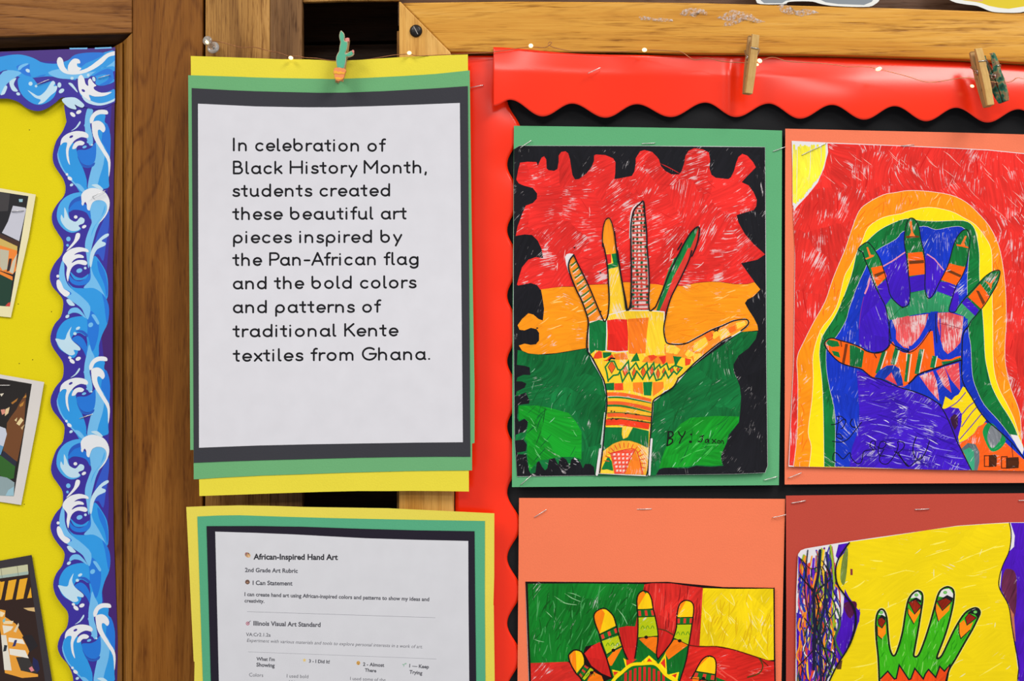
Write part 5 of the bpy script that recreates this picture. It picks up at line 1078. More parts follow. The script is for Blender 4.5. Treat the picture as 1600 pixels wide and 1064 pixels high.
o2(B3, [(915, 850), (905, 770), (885, 650), (868, 572), (830, 500), (780, 400), (740, 290), (700, 190), (680, 130), (642, 105), (680, 65), (730, 48), (800, 140), (830, 200), (860, 290), (890, 400), (915, 495), (1000, 580), (1050, 575)])
o2(B4, [(50, 590), (105, 560), (118, 470), (112, 390), (100, 270), (85, 150), (70, 50), (75, -50), (95, -130), (120, -155), (155, -145), (190, -85), (207, 20), (235, 150), (243, 290), (240, 400), (248, 480), (275, 512), (310, 480), (360, 380), (405, 295), (440, 215), (470, 100), (490, 40), (520, -15), (560, -55), (595, -55), (614, 0), (612, 60), (600, 150), (580, 250), (540, 345), (500, 410), (468, 510), (440, 615), (490, 625), (520, 580), (590, 490), (660, 420), (730, 340), (800, 290), (858, 278), (862, 320), (835, 400), (790, 480), (740, 560), (680, 635), (620, 705), (590, 770)])
d.line(K(B3, [(1000, 585), (905, 690)]), 0.8, G2c, 0)
o2(G3, [(800, 130), (770, 170), (720, 200), (650, 212), (560, 190), (500, 150), (380, 105), (270, 75), (210, 55), (160, 65), (122, 105), (130, 140), (170, 200), (270, 300), (380, 345), (500, 375), (560, 420), (620, 465), (700, 480), (750, 500), (880, 560), (1050, 610), (1200, 670), (1340, 755)], 1.7)
o2(B6, [(340, 360), (380, 420), (420, 500), (450, 572), (480, 650), (510, 710), (550, 790), (595, 880)], 1.6); o2(B6, [(520, 0), (522, 150), (550, 230), (600, 310), (650, 400), (720, 490), (800, 560), (900, 650), (1000, 770), (1060, 860)], 1.6)
o2(B4, [(600, 745), (560, 800), (550, 900), (548, 1060)], 1.8); o2(G3, [(1540, 285), (1450, 312), (1250, 378), (1100, 432), (1040, 492), (1000, 528)], 2.4); o2(B3, [(905, 700), (900, 800), (900, 900), (850, 950), (780, 965), (795, 1005)], 1.3)
for o in ([(900, 860), (940, 900), (990, 925), (1064, 955)],): o2(B3, o, 1.6)
o2(B4, [(0, 930), (60, 950), (110, 960), (170, 930), (230, 860), (290, 770)], 1.4); o2(B4, [(330, 640), (330, 760), (340, 880)], 1.3)
def s2(pts, wd=1.4): d.line(K(B5, pts), wd, rgb(16, 14, 40), 3)
s2([(400, 525), (450, 515), (500, 480), (515, 500), (490, 550), (475, 555)]); s2([(440, 462), (478, 458), (510, 490)]); s2([(460, 460), (450, 540), (440, 620), (490, 635), (470, 600), (445, 600)]); s2([(410, 655), (470, 662), (530, 640), (580, 580), (640, 505)]); s2([(565, 480), (550, 510), (565, 540), (590, 545)], 1.8)
s2([(440, 822), (412, 800), (422, 748), (450, 755), (490, 795), (520, 770), (548, 745), (560, 790), (605, 832), (640, 815), (655, 740), (700, 725), (740, 725)]); s2([(738, 725), (705, 690), (720, 655), (748, 660), (742, 710), (760, 720)]); s2([(765, 700), (800, 715), (835, 680), (815, 655), (785, 670), (770, 740), (790, 770), (820, 770)]); s2([(815, 720), (780, 790), (800, 830), (850, 830), (910, 750), (930, 690), (925, 660), (970, 665), (975, 700), (930, 745), (900, 735)]); s2([(930, 745), (970, 810), (1010, 850)])
d.line(K(B6, [(0, 740), (50, 800), (95, 855), (150, 820), (200, 780)]), 1.4, rgb(16, 14, 40), 3); d.line(K(B6, [(160, 620), (135, 700), (145, 770), (190, 800), (235, 740), (265, 655)]), 1.5, rgb(16, 14, 40), 3)
d.build('drawing', MARKER, t2, 14)

# ---------------------------------------------------------------- 3: green, red and yellow hand, lower salmon mat
ym = lambda x, y: -0.0056 - 0.0008 * math.sin((x - 800) / 130.0)
yd = lambda x, y: ym(x, y) - 0.0006 - 0.0010 * (max(0, (x - 1120) / 90.0) ** 2)
t3, d = mounted('drawing of a patterned hand on green, red and yellow, low on a tall salmon sheet', [(811, 778), (1000, 778.4), (1227, 779.5), (1223, 950), (1221, 1064), (1220, 1150), (807, 1150), (808.6, 1064), (810, 900)], rgb(244, 126, 88), ym, yd,
    [(821, 909), (880, 909), (1000, 910), (1043, 909.2), (1080, 913), (1130, 917.6), (1210, 918.8), (1210.5, 1000), (1211.5, 1064), (1213, 1150), (830, 1150), (826, 1064), (823, 980)])
BK3 = rgb(26, 14, 14)
d.poly([(821, 909.3), (1000, 910.3), (1043, 909.6), (1080, 913.2), (1130, 917.9), (1209.8, 919), (1210.3, 1000), (1211.3, 1064), (1212.5, 1150), (831, 1150), (826.5, 1064), (823.5, 980)], BK3)
def p5(pts, c, ang=80, gap=0.25, var=0.6, o=G4): d.poly(K(o, pts), c, ang, gap, var)
gb = [(824, 912), (900, 911.5), (1006.5, 912.5), (1005, 950), (996, 980), (960, 1000), (915, 1010), (908, 1030), (886, 1034), (829, 1036), (826, 980)]
d.poly(gb, rgb(14, 116, 34), 80, 0.22, 0.75); d.streaks(gb, 40, 75, (10, 34), (0.8, 2.2), rgb(70, 156, 84), 25); d.streaks(gb, 30, 70, (14, 34), (1, 2.6), rgb(4, 84, 24), 30); d.streaks(gb, 10, -35, (14, 30), (.7, 1.4), rgb(150, 206, 150), 25)
d.poly([(829, 1036), (886, 1034), (930, 1050), (960, 1150), (832, 1150)], rgb(214, 44, 36), 20, 0.3, 0.5)
rt = K(G4, [(635, 65), (700, 55), (850, 58), (960, 75), (1092, 92), (1082, 250), (1065, 548), (980, 560), (700, 620), (560, 400)])
d.poly(rt, rgb(206, 40, 34), 85, 0.2, 0.7); d.streaks(rt, 30, 85, (14, 44), (1.4, 3.2), rgb(238, 70, 60), 6); d.streaks(rt, 18, 85, (14, 44), (1, 2.4), rgb(150, 22, 24), 6)
yl = K(G4, [(1092, 94), (1300, 100), (1500, 100), (1645, 98), (1645, 655), (1600, 658), (1530, 635), (1400, 592), (1250, 558), (1160, 548), (1065, 545), (1080, 300)])
d.poly(yl, rgb(242, 210, 4), 70, 0.22, 0.3); d.streaks(yl, 30, -60, (12, 30), (0.8, 2), rgb(250, 232, 120), 20); d.streaks(yl, 30, 80, (14, 34), (1, 2.4), rgb(226, 184, 0), 20)
rl = K(G4, [(980, 548), (1180, 552), (1300, 572), (1440, 607), (1530, 642), (1600, 662), (1648, 668), (1652, 1000), (1660, 1230), (300, 1230), (560, 900), (900, 760)])
d.poly(rl, rgb(216, 38, 30), 20, 0.25, 0.55); d.streaks(rl, 30, -25, (16, 44), (1, 2.6), rgb(240, 84, 70), 16)
for q in ([(165, 605), (225, 545), (285, 515), (330, 630), (382, 795), (300, 760), (220, 700)], [(430, 405), (500, 390), (578, 395), (580, 500), (560, 640), (545, 668), (515, 660), (470, 570)], [(740, 410), (800, 420), (860, 460), (830, 540), (740, 652), (728, 600), (745, 500)]): p5(q, rgb(214, 36, 32), 70, 0.25, 0.4)
# palm
GP = rgb(12, 108, 34); YP = rgb(250, 220, 10); OP = rgb(250, 140, 16); LP = rgb(186, 200, 12)
palm3 = [(340, 640), (380, 800), (330, 820), (400, 1000), (900, 1000), (920, 780), (965, 640), (980, 545), (900, 560), (800, 580), (740, 655), (728, 600), (600, 490), (560, 640), (540, 668), (510, 655), (460, 560)]
p5(palm3, GP, 60)
def finger3(outline, tipl, tipr, checks, lime, orange, dot, band):
    p5(outline, GP, 80, .2, .4); p5(tipl, rgb(252, 134, 10), 80, .15, .2); p5(tipr, rgb(254, 204, 8), 80, .15, .2)
    (x0, y0), (x1, y1), (x2, y2), (x3, y3) = band   # TL TR BR BL
    p5(band, GP, 80, 0, .2); n = 5
    for i in range(0, n, 2):
        a, b = (i + .15) / n, (i + .95) / n
        top = lambda t: (x0 + (x1 - x0) * t, y0 + (y1 - y0) * t); bo = lambda t: (x3 + (x2 - x3) * t, y3 + (y2 - y3) * t)
        m = lambda p, q, t: (p[0] + (q[0] - p[0]) * t, p[1] + (q[1] - p[1]) * t)
        p5([m(top(a), bo(a), .15), m(top(b), bo(b), .15), m(top(b), bo(b), .85), m(top(a), bo(a), .85)], rgb(222, 56, 44), 0, 0, .2)
    p5(lime, LP, 20, .3, .2); p5(orange, rgb(250, 122, 10), 30, .15, .3)
    cx = sum(p[0] for p in lime) / len(lime); cy = sum(p[1] for p in lime) / len(lime)
    for a in (-1, 0, 1):
        d.line(K(G4, [(cx + a * 38 - 12, cy + 14), (cx + a * 38 + 2, cy - 10), (cx + a * 38 + 14, cy + 12)]), 1.0, rgb(60, 140, 20), 3)
    d.line(K(G4, [band[0], band[1]]), 1.2, BK3, 0); d.line(K(G4, [band[3], band[2]]), 1.0, BK3, 0)
    (dx, dy), = K(G4, [dot]); d.poly(ell(dx, dy, 3.0, 2.6), BK3); d.line(K(G4, [lime[-1], dot, lime[-2]]), 1.2, BK3, 3)
    d.line(K(G4, outline), 1.9, BK3, 3)
finger3([(382, 795), (340, 640), (310, 560), (280, 450), (250, 370), (240, 310), (260, 275), (300, 255), (340, 260), (390, 310), (412, 375), (430, 450), (465, 560), (500, 650), (530, 668)], [(240, 310), (260, 275), (300, 255), (325, 292), (285, 450), (252, 375)], [(300, 255), (340, 260), (390, 310), (412, 388), (285, 450), (325, 292)], None, [(302, 508), (440, 462), (456, 545), (342, 612)][:2] + [(456, 545), (342, 612)], [(345, 645), (392, 590), (462, 556), (380, 700), (365, 700)], (392, 580), [(288, 456), (415, 398), (430, 446), (302, 502)])
finger3([(560, 640), (580, 500), (585, 350), (575, 200), (590, 140), (625, 115), (665, 130), (690, 180), (702, 250), (725, 350), (742, 470), (728, 600), (740, 650)], [(578, 250), (576, 200), (590, 140), (625, 118), (650, 145), (585, 240)], [(650, 130), (668, 135), (690, 180), (700, 252), (640, 258), (580, 258), (585, 240)], None, [(585, 322), (722, 318), (738, 468), (585, 482)], [(592, 492), (650, 470), (735, 478), (728, 612), (640, 540)], (648, 478), [(582, 262), (702, 258), (716, 316), (586, 322)])
finger3([(740, 650), (830, 540), (862, 480), (885, 400), (890, 300), (910, 220), (955, 190), (1005, 205), (1020, 255), (1010, 350), (995, 450), (980, 540), (960, 660), (910, 820)], [(892, 300), (910, 220), (955, 192), (965, 205), (895, 310)], [(960, 192), (1005, 205), (1020, 255), (1010, 322), (890, 320), (895, 310)], None, [(890, 380), (1004, 378), (978, 538), (862, 484)], [(795, 600), (865, 500), (910, 495), (972, 542), (822, 652)], (910, 506), [(890, 324), (1010, 322), (1006, 376), (888, 378)])
finger3([(170, 860), (130, 790), (100, 760), (60, 690), (42, 620), (85, 578), (140, 590), (165, 640), (172, 690), (230, 720)], [(45, 620), (88, 580), (98, 600), (105, 755), (62, 690)], [(92, 580), (140, 590), (165, 640), (160, 690), (105, 760), (98, 600)], None, [(150, 800), (215, 712), (240, 740), (170, 815)], [(180, 830), (240, 750), (300, 780), (330, 860)], (222, 755), [(120, 768), (165, 690), (205, 715), (145, 800)])
finger3([(1000, 800), (1035, 740), (1080, 660), (1130, 625), (1180, 640), (1195, 700), (1185, 830)], [(1035, 740), (1080, 660), (1125, 630), (1140, 640), (1040, 725)], [(1140, 630), (1180, 640), (1195, 700), (1185, 765), (1130, 755), (1035, 740), (1040, 725)], None, [(1010, 830), (1175, 830), (1170, 880), (1000, 880)], [(1010, 790), (1060, 790), (1060, 825), (1010, 825)], (1095, 800), [(1030, 745), (1185, 770), (1178, 820), (1010, 800)])
p5([(470, 640), (545, 690), (490, 715)], YP); p5([(600, 680), (670, 620), (735, 675)], YP); p5([(745, 690), (800, 600), (812, 770)], YP); p5([(820, 770), (905, 750), (890, 830), (850, 810)], YP); p5([(380, 730), (450, 745), (400, 800)], YP)
p5([(490, 655), (575, 650), (520, 690), (495, 700)], rgb(222, 50, 30)); p5([(650, 672), (672, 640), (700, 672)], rgb(222, 50, 30)); p5([(760, 680), (795, 640), (800, 725)], rgb(222, 50, 30)); p5([(845, 775), (890, 760), (878, 795)], rgb(222, 50, 30)); p5([(390, 745), (430, 750), (400, 780)], rgb(222, 50, 30))
d.poly(K(G4, [(440, 860), (500, 770), (560, 715), (640, 700), (720, 700), (790, 770), (830, 860), (830, 1000), (440, 1000)]), GP)
for i in range(9): p5([(470 + i * 38, 1000), (478 + i * 37, 770 - 60 * math.sin((i + .5) / 9 * math.pi)), (498 + i * 37, 768 - 60 * math.sin((i + .8) / 9 * math.pi)), (494 + i * 38, 1000)], rgb(210, 40, 34), 88, .1, .3)
d.line(K(G4, [(360, 870), (400, 805), (455, 755), (530, 695), (620, 685), (700, 682), (745, 705), (800, 770), (870, 815), (920, 850)]), 5.0, YP, 4)
p5([(1195, 790), (1300, 830), (1195, 870)], GP)
d.line(K(G4, [(740, 412), (800, 425), (860, 460)]), 1.2, rgb(60, 60, 20), 3); d.line(K(G4, [(985, 540), (1080, 552), (1200, 550), (1330, 575), (1440, 610), (1530, 642), (1600, 700)]), 1.3, rgb(90, 30, 16), 3); d.line(K(G4, [(1530, 640), (1560, 700), (1530, 760), (1440, 790)]), 1.6, rgb(60, 70, 20), 3)
d.line([(821.5, 909.5), (1000, 910.6), (1043, 909.8), (1080, 913.4), (1130, 918), (1209.6, 919.2)], 1.6, BK3, 0); d.line([(1209.4, 919), (1210, 1000), (1211, 1064), (1212, 1148)], 2.2, BK3, 0); d.line([(823, 910), (825, 980), (828, 1064), (832, 1148)], 3, BK3, 0)
d.build('drawing', MARKER, t3, 14)

# ---------------------------------------------------------------- 4: green hand on yellow with scribbles, brick red mat
ym = lambda x, y: -0.0070 - 0.0010 * math.sin((y - 780) / 90.0)
yd = lambda x, y: ym(x, y) - 0.0006 - 0.0014 * max(0, (1400 - x) / 160.0) ** 2
t4, d = mounted('drawing of a green hand on yellow beside dark scribbles, mounted on a brick red sheet', [(1228, 774.3), (1400, 772.4), (1500, 771.6), (1600, 770.6), (1650, 770), (1650, 1150), (1228, 1150), (1228.5, 950)], rgb(190, 74, 60), ym, yd,
    [(1247, 866), (1251, 860), (1258.6, 857), (1308.6, 848.6), (1360, 841), (1420, 832.6), (1496, 821.4), (1545, 818), (1576, 816.2), (1600, 816), (1640, 816), (1640, 1150), (1242, 1150), (1243, 1064), (1244, 931)])
Y4 = rgb(240, 212, 2); P4 = rgb(74, 18, 182)
yy4 = K(D1, [(410, 304), (560, 283), (735, 256)]) + K(D2, [(200, 240), (372, 217), (560, 204), (660, 200), (662, 330), (612, 450), (600, 560), (650, 650), (682, 850), (702, 1000), (700, 1360)]) + K(D1, [(200, 1360), (305, 1064), (345, 980), (400, 890), (440, 780), (440, 690), (400, 610), (345, 540), (335, 460), (362, 380)])
d.poly(yy4, Y4, 10, 0.12, 0.12); d.streaks(yy4, 50, 12, (16, 44), (0.8, 2.4), rgb(250, 232, 90), 20); d.streaks(yy4, 16, 60, (8, 20), (0.8, 1.6), rgb(232, 226, 170), 40)
scr4 = K(D1, [(140, 372), (175, 345), (345, 316), (400, 308), (360, 380), (333, 460), (343, 540), (398, 610), (437, 690), (437, 780), (398, 890), (340, 980), (300, 1064), (210, 1360), (120, 1360), (122, 1000), (125, 600)])
sc = random.Random(21)
def p6(o, pts, c, ang=80, gap=.3, var=.5, sm=0): d.poly(K(o, pts), c, ang, gap, var, sm)
p6(D1, [(350, 318), (408, 308), (385, 360), (350, 400), (335, 380)], P4); p6(D1, [(385, 560), (405, 600), (440, 650), (470, 690), (462, 740), (435, 820), (395, 900), (330, 990), (325, 930), (345, 760), (375, 690)], P4); p6(D1, [(120, 690), (150, 700), (148, 900), (165, 1064), (122, 1064)], P4); p6(D1, [(130, 380), (152, 400), (150, 500), (130, 520)], P4)
p6(D1, [(380, 640), (440, 628), (450, 660), (420, 720), (395, 700)], rgb(86, 22, 70), 80, .3, .5, 3); p6(D1, [(375, 380), (402, 340), (395, 470), (380, 540), (360, 500)], rgb(120, 140, 60), 85, .4, .5, 3); p6(D1, [(345, 960), (372, 950), (365, 1000), (340, 1000)], rgb(90, 60, 30))
p6(D1, [(415, 450), (428, 452), (428, 485), (415, 485)], rgb(140, 60, 60)); p6(D1, [(455, 680), (468, 668), (464, 740), (450, 760)], P4)
xs4 = (1247, 1312)
for i in range(420):
    c = sc.choice([rgb(76, 24, 180), rgb(60, 40, 170), rgb(240, 130, 30), rgb(248, 200, 40), rgb(226, 70, 40), rgb(60, 100, 60), rgb(40, 60, 170), rgb(206, 70, 110), rgb(150, 180, 40), rgb(40, 44, 96), rgb(120, 40, 130), rgb(88, 24, 190), rgb(96, 30, 200), rgb(244, 150, 40), rgb(236, 226, 230)])
    y0 = sc.uniform(848, 1080); L_ = sc.uniform(25, 90); x0 = sc.uniform(1246, 1310)
    pts = [(x0, y0), (x0 + sc.uniform(-5, 5), y0 + L_ * .33), (x0 + sc.uniform(-8, 8), y0 + L_ * .66), (x0 + sc.uniform(-8, 10), y0 + L_)]
    if all(inside(p, scr4) for p in pts): d.line(pts, sc.uniform(1.0, 3.6), c, 4)
for i in range(34):
    y0 = sc.uniform(846, 1040); L_ = sc.uniform(40, 130); x0 = sc.uniform(1250, 1306)
    pts = [(x0, y0), (x0 + sc.uniform(-16, 16), y0 + L_ * .3), (x0 + sc.uniform(-18, 18), y0 + L_ * .6), (x0 + sc.uniform(-16, 16), y0 + L_)]
    if all(inside(p, scr4) for p in pts): d.line(pts, sc.uniform(0.8, 2.0), sc.choice([BLK, rgb(30, 28, 44), rgb(24, 24, 70), rgb(40, 50, 40)]), 5)
d.line(K(D1, [(150, 400), (200, 450), (260, 440), (290, 520), (250, 620), (200, 560), (150, 500)]), 1.2, BLK, 5); d.line(K(D1, [(140, 490), (200, 560), (240, 640), (230, 760), (270, 880), (300, 980)]), 2, BLK, 5); d.line(K(D1, [(250, 350), (240, 480), (215, 600), (220, 760), (215, 1000)]), 4.4, rgb(28, 26, 60), 5); d.line(K(D1, [(280, 470), (275, 640), (250, 800), (255, 1060)]), 3.6, rgb(30, 34, 70), 5)
d.line(K(D1, [(410, 308), (375, 355), (345, 410), (334, 470), (345, 535), (385, 595), (425, 645), (444, 700), (440, 780), (405, 880), (345, 975), (300, 1066), (240, 1200)]), [2.2, 2.6, 3.2, 2.4, 2.0], BLK, 4)
# right edge: purple with brown smear
p6(D2, [(662, 199), (900, 199), (900, 1360), (702, 1360), (704, 1000), (684, 850), (655, 650), (604, 560), (614, 450), (650, 360), (680, 330), (685, 270)], P4, 85, .2, .5); p6(D2, [(625, 470), (650, 450), (690, 480), (695, 620), (680, 720), (650, 640), (612, 560)], rgb(100, 38, 70), 80, .2, .9, 4); p6(D2, [(655, 660), (680, 700), (690, 850), (675, 830)], rgb(190, 110, 80), 80, .4, .4)
d.line(K(D2, [(655, 200), (665, 260), (655, 350), (620, 430), (600, 500), (602, 560), (650, 650), (668, 760), (688, 880), (706, 980), (700, 1064), (705, 1200)]), 1.6, BLK, 4)
# the green hand
hand = [(210, 1060), (200, 800), (180, 600), (175, 450), (190, 360), (222, 320), (255, 332), (280, 400), (292, 550), (310, 700), (345, 768), (380, 720), (430, 550), (462, 350), (492, 220), (550, 150), (592, 145), (620, 170), (625, 230), (610, 340), (580, 530), (545, 720), (542, 770), (582, 765), (630, 660), (690, 480), (740, 300), (782, 160), (840, 110), (890, 110), (925, 150), (920, 260), (880, 440), (830, 600), (768, 760), (768, 795), (812, 760), (880, 620), (950, 480), (1030, 360), (1100, 315), (1150, 310), (1178, 350), (1150, 420), (1100, 520), (1030, 640), (940, 800), (880, 900), (850, 1010), (835, 1060)]
hs = cr(K(G5, hand), 3)
d.line(hs, 5.2, rgb(236, 226, 120), 0); d.poly(hs + K(G5, [(860, 1500), (200, 1500)]), rgb(60, 178, 22), 75, .28, .35)
d.streaks(hs, 30, 75, (8, 24), (.8, 2), rgb(130, 210, 90), 20); d.streaks(hs, 30, 75, (10, 26), (1, 2.4), rgb(40, 150, 14), 20)
def p7(pts, c, ang=60, gap=.2, var=.5): d.poly(K(G5, pts), c, ang, gap, var)
zz = [(222, 985), (290, 915), (352, 990), (372, 985), (400, 855), (492, 995), (512, 990), (550, 888), (632, 990), (652, 940), (682, 898), (752, 975), (790, 868), (835, 915), (888, 852), (850, 1060)]
p7(zz + [(860, 1500), (205, 1500), (212, 1060)], rgb(240, 76, 20), 70, .2, .4); d.line(K(G5, zz), 2.2, BLK, 0)
for i in range(4): d.line(K(G5, [(262 + i * 150, 1060), (300 + i * 150, 1010)]), 1.6, rgb(190, 40, 16), 0)
for cap, blk, br, og in (([(200, 372), (222, 325), (252, 335), (270, 392), (235, 372)], [(190, 405), (235, 372), (272, 398), (268, 428), (235, 400)], [(195, 415), (235, 398), (270, 432), (235, 500), (200, 462)], [(188, 480), (235, 505), (270, 462), (272, 552), (230, 605), (192, 570)]),
                         ([(510, 215), (532, 165), (580, 150), (612, 190), (606, 236), (565, 206)], [(495, 240), (565, 205), (614, 235), (608, 262), (560, 228)], [(490, 252), (560, 226), (612, 290), (550, 366)], [(484, 310), (546, 372), (608, 310), (600, 350), (540, 460), (484, 360)]),
                         ([(780, 196), (810, 130), (880, 120), (920, 170), (916, 212), (862, 186), (830, 206)], [(765, 225), (830, 202), (860, 182), (918, 210), (910, 240), (850, 212)], [(765, 242), (850, 210), (906, 242), (815, 332)], [(752, 255), (815, 338), (892, 270), (880, 330), (775, 436), (748, 330)]),
                         ([(1062, 352), (1120, 312), (1172, 325), (1160, 395), (1130, 372)], [(1050, 362), (1090, 330), (1150, 312), (1178, 350), (1150, 400), (1130, 372), (1075, 358)], [(1035, 402), (1070, 358), (1142, 402), (1052, 472)], [(975, 460), (1022, 420), (1052, 478), (1112, 440), (1080, 520), (992, 602), (975, 545)])):
    p7(cap, rgb(226, 222, 222), 0, 0, 0); p7(blk, BLK, 0, .1, .2); p7(br, rgb(146, 34, 14), 50, .15, .6); p7(og, rgb(252, 140, 8), 40, .1, .2); d.line(K(G5, br + br[:1]), 1.1, BLK, 0); d.line(K(G5, [og[0], og[-1], og[-2]] if len(og) < 7 else [og[0], og[-1], og[-2], og[-3]]), 1.4, BLK, 0)
for x, y in ((228, 350), (565, 182), (842, 158), (1132, 346)):
    (cx, cy), = K(G5, [(x, y)]); d.poly(ell(cx, cy, 2.8, 2.2), rgb(120, 200, 100)); d.line(ell(cx, cy, 2.8, 2.2), .6, rgb(60, 150, 50), 0, True)
d.line(K(G5, hand), 2.8, rgb(24, 30, 20), 3)
d.build('drawing', MARKER, t4, 14)
# ================================================================ clothespins, cactus peg, fairy lights, push pin, staples, cut-outs, tape
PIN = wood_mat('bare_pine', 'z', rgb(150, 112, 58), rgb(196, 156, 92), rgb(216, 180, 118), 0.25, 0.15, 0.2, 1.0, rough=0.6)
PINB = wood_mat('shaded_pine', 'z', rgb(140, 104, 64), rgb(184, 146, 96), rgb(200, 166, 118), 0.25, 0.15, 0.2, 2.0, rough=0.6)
t = NT('painted_camouflage'); oc = t.objcoord()
CAMO = t.done(t.ramp(t.noise(oc, 170, 2), [(0.36, rgb(16, 70, 56)), (0.46, rgb(40, 120, 96)), (0.52, rgb(150, 132, 90)), (0.60, rgb(132, 96, 84)), (0.70, rgb(30, 92, 70))]), 0.5, 0.35)
SPRING = plain('spring_wire', (0.50, 0.47, 0.43, 1), 0.3, 0.5, 0.9)

def leg_geo(side, L, wd):
    """half of a peg: outline in local (y, z), extruded along x; side +1 = room side (-y)"""
    pr = [(0.0022, 0.0), (0.0050, -0.0005), (0.0056, -0.010), (0.0052, -0.0165), (0.0056, -0.0225), (0.0050, -0.034), (0.0034, -L), (0.0004, -L), (0.0004, -L + 0.012), (0.0009, -L + 0.0135), (0.0004, -L + 0.0155), (0.0004, -0.0215), (0.0012, -0.0185), (0.0006, -0.0150), (0.0030, -0.001)]
    V = []; n = len(pr)
    for x in (-wd / 2, wd / 2): V += [Vector((x, -side * y, z)) for y, z in pr]
    F = [list(range(n)), list(range(2 * n - 1, n - 1, -1))] + [[i, (i + 1) % n, n + (i + 1) % n, n + i] for i in range(n)]
    return V, F
def spring_geo(wd):
    pts = []
    r = 0.0021
    pts += [(-wd * .62, -0.0060, -0.0115), (wd * .5, -0.0060, -0.0115), (wd * .66, -0.0055, -0.0120), (wd * .66, -0.0015, -0.0165)]
    for i in range(41):
        a = 2 * math.pi * 4 * i / 40
        pts.append((wd * .64 - wd * 1.28 * i / 40, -r * math.cos(a), -0.0180 + r * math.sin(a)))
    pts += [(-wd * .66, 0.0015, -0.0165), (-wd * .66, 0.0055, -0.0120), (-wd * .5, 0.0060, -0.0115), (wd * .62, 0.0060, -0.0115)]
    return tube_geo(pts, 0.00042, 6)
def peg(name, px, py, y, lean, yaw, mats, label, L=0.047, wd=0.0062, cat='clothespin', group='clothespins along the wire', pitch=0):
    R = Matrix.Rotation(math.radians(lean), 4, 'Y') @ Matrix.Rotation(math.radians(yaw), 4, 'Z') @ Matrix.Rotation(math.radians(pitch), 4, 'X')
    o = thing(name, P(px, py, y), label, cat, group); o.rotation_euler = R.to_euler()
    def loc(nm, V, F, m, sm=False):
        me = bpy.data.meshes.new(nm); me.from_pydata([tuple(v) for v in V], [], F); me.materials.append(m)
        if sm: [setattr(p, 'use_smooth', True) for p in me.polygons]
        bm = bmesh.new(); bm.from_mesh(me); bmesh.ops.recalc_face_normals(bm, faces=bm.faces); bm.to_mesh(me); bm.free()
        return link(nm, me, o)
    for sd, m in ((1, mats[0]), (-1, mats[1])): bevel(loc('prong', *leg_geo(sd, L, wd), m), 0.0004)
    loc('spring', *spring_geo(wd), SPRING, True)
    return o, loc
peg('clothespin', 1177.5, 55, -0.0245, 6.0, 13, (PIN, PINB), 'bare wooden clothespin hanging alone above the green mounted drawing')
peg('clothespin', 1524, 78, -0.0265, -8.5, 12, (PIN, PINB), 'bare wooden clothespin beside the camouflage painted one', pitch=-8)
peg('clothespin', 1543, 85, -0.0260, -19, 44, (CAMO, CAMO), 'clothespin painted in mottled green camouflage, rightmost on the wire', L=0.040, wd=0.0052)

# cactus peg: flat wooden cactus glued on a small peg
TEAL = plain('painted_teal', rgb(84, 178, 142), .5, .35); RIM = plain('raw_edge_wood', rgb(196, 182, 150), .6, .2); PINK = plain('painted_pink', rgb(226, 140, 128), .5, .35); POT = plain('painted_orange', rgb(240, 144, 84), .5, .35); POTY = plain('painted_yellow_orange', rgb(246, 176, 46), .5, .35)
CO = (480, 0, 6.65)
cac, cl = peg('cactus_clothespin', 540.5, 62.5, -0.0255, 9, 28, (PINB, PINB), 'small wooden clothespin with a green cactus in an orange pot, gripping the yellow backing', 0.030, 0.0036, 'clothespin', 'clothespins along the wire')
M = cac.matrix_basis.inverted()
def slab(nm, pts, m, y0, th):
    V = [P(x, yy, y0) for x, yy in pts]; V += [Vector((v.x, y0 + th, v.z)) for v in V]; n = len(pts)
    Mi = (Matrix.Translation(cac.location) @ cac.rotation_euler.to_matrix().to_4x4()).inverted()
    F = [list(range(n)), list(range(2 * n - 1, n - 1, -1))] + [[i, (i + 1) % n, n + (i + 1) % n, n + i] for i in range(n)]
    ob = cl(nm, [Mi @ v for v in V], F, m); bevel(ob, 0.00025); return ob
YC = -0.0345
slab('cactus_cutout', K(CO, cr([(352, 316), (366, 328), (382, 345), (388, 380), (386, 410), (392, 425), (416, 430), (420, 460), (412, 510), (398, 545), (405, 560), (425, 545), (455, 528), (478, 530), (486, 555), (470, 578), (430, 592), (408, 590), (402, 640), (388, 690), (378, 712), (318, 708), (304, 670), (299, 610), (308, 570), (330, 530), (334, 490), (344, 440), (336, 405), (332, 370), (340, 335)], 3, True)), RIM, YC + 0.0004, 0.0022)
slab('cactus_face', K(CO, cr([(352, 324), (364, 336), (376, 352), (382, 382), (378, 412), (386, 430), (410, 438), (414, 460), (406, 510), (390, 548), (400, 566), (425, 552), (455, 536), (470, 540), (474, 556), (462, 572), (430, 584), (402, 584), (395, 640), (382, 690), (372, 706), (322, 702), (310, 670), (305, 610), (314, 572), (336, 532), (340, 490), (350, 442), (342, 405), (338, 370), (344, 340)], 3, True)), TEAL, YC, 0.0006)
slab('flower', K(CO, [(392, 398), (420, 390), (438, 396), (436, 430), (410, 436), (394, 424)]), PINK, YC + 0.0008, 0.0018)
slab('flower', K(CO, [(462, 524), (476, 515), (487, 526), (486, 550), (474, 552)]), PINK, YC - 0.0003, 0.0016)
slab('pot', K(CO, [(280, 706), (330, 700), (392, 714), (404, 734), (392, 765), (378, 812), (358, 832), (322, 842), (296, 832), (284, 806), (280, 770), (270, 760)]), POT, YC - 0.0006, 0.0030)
slab('pot_stripe', K(CO, [(276, 742), (300, 732), (320, 748), (345, 738), (370, 752), (394, 748), (386, 772), (360, 768), (330, 774), (300, 764), (278, 770)]), POTY, YC - 0.0009, 0.0006)
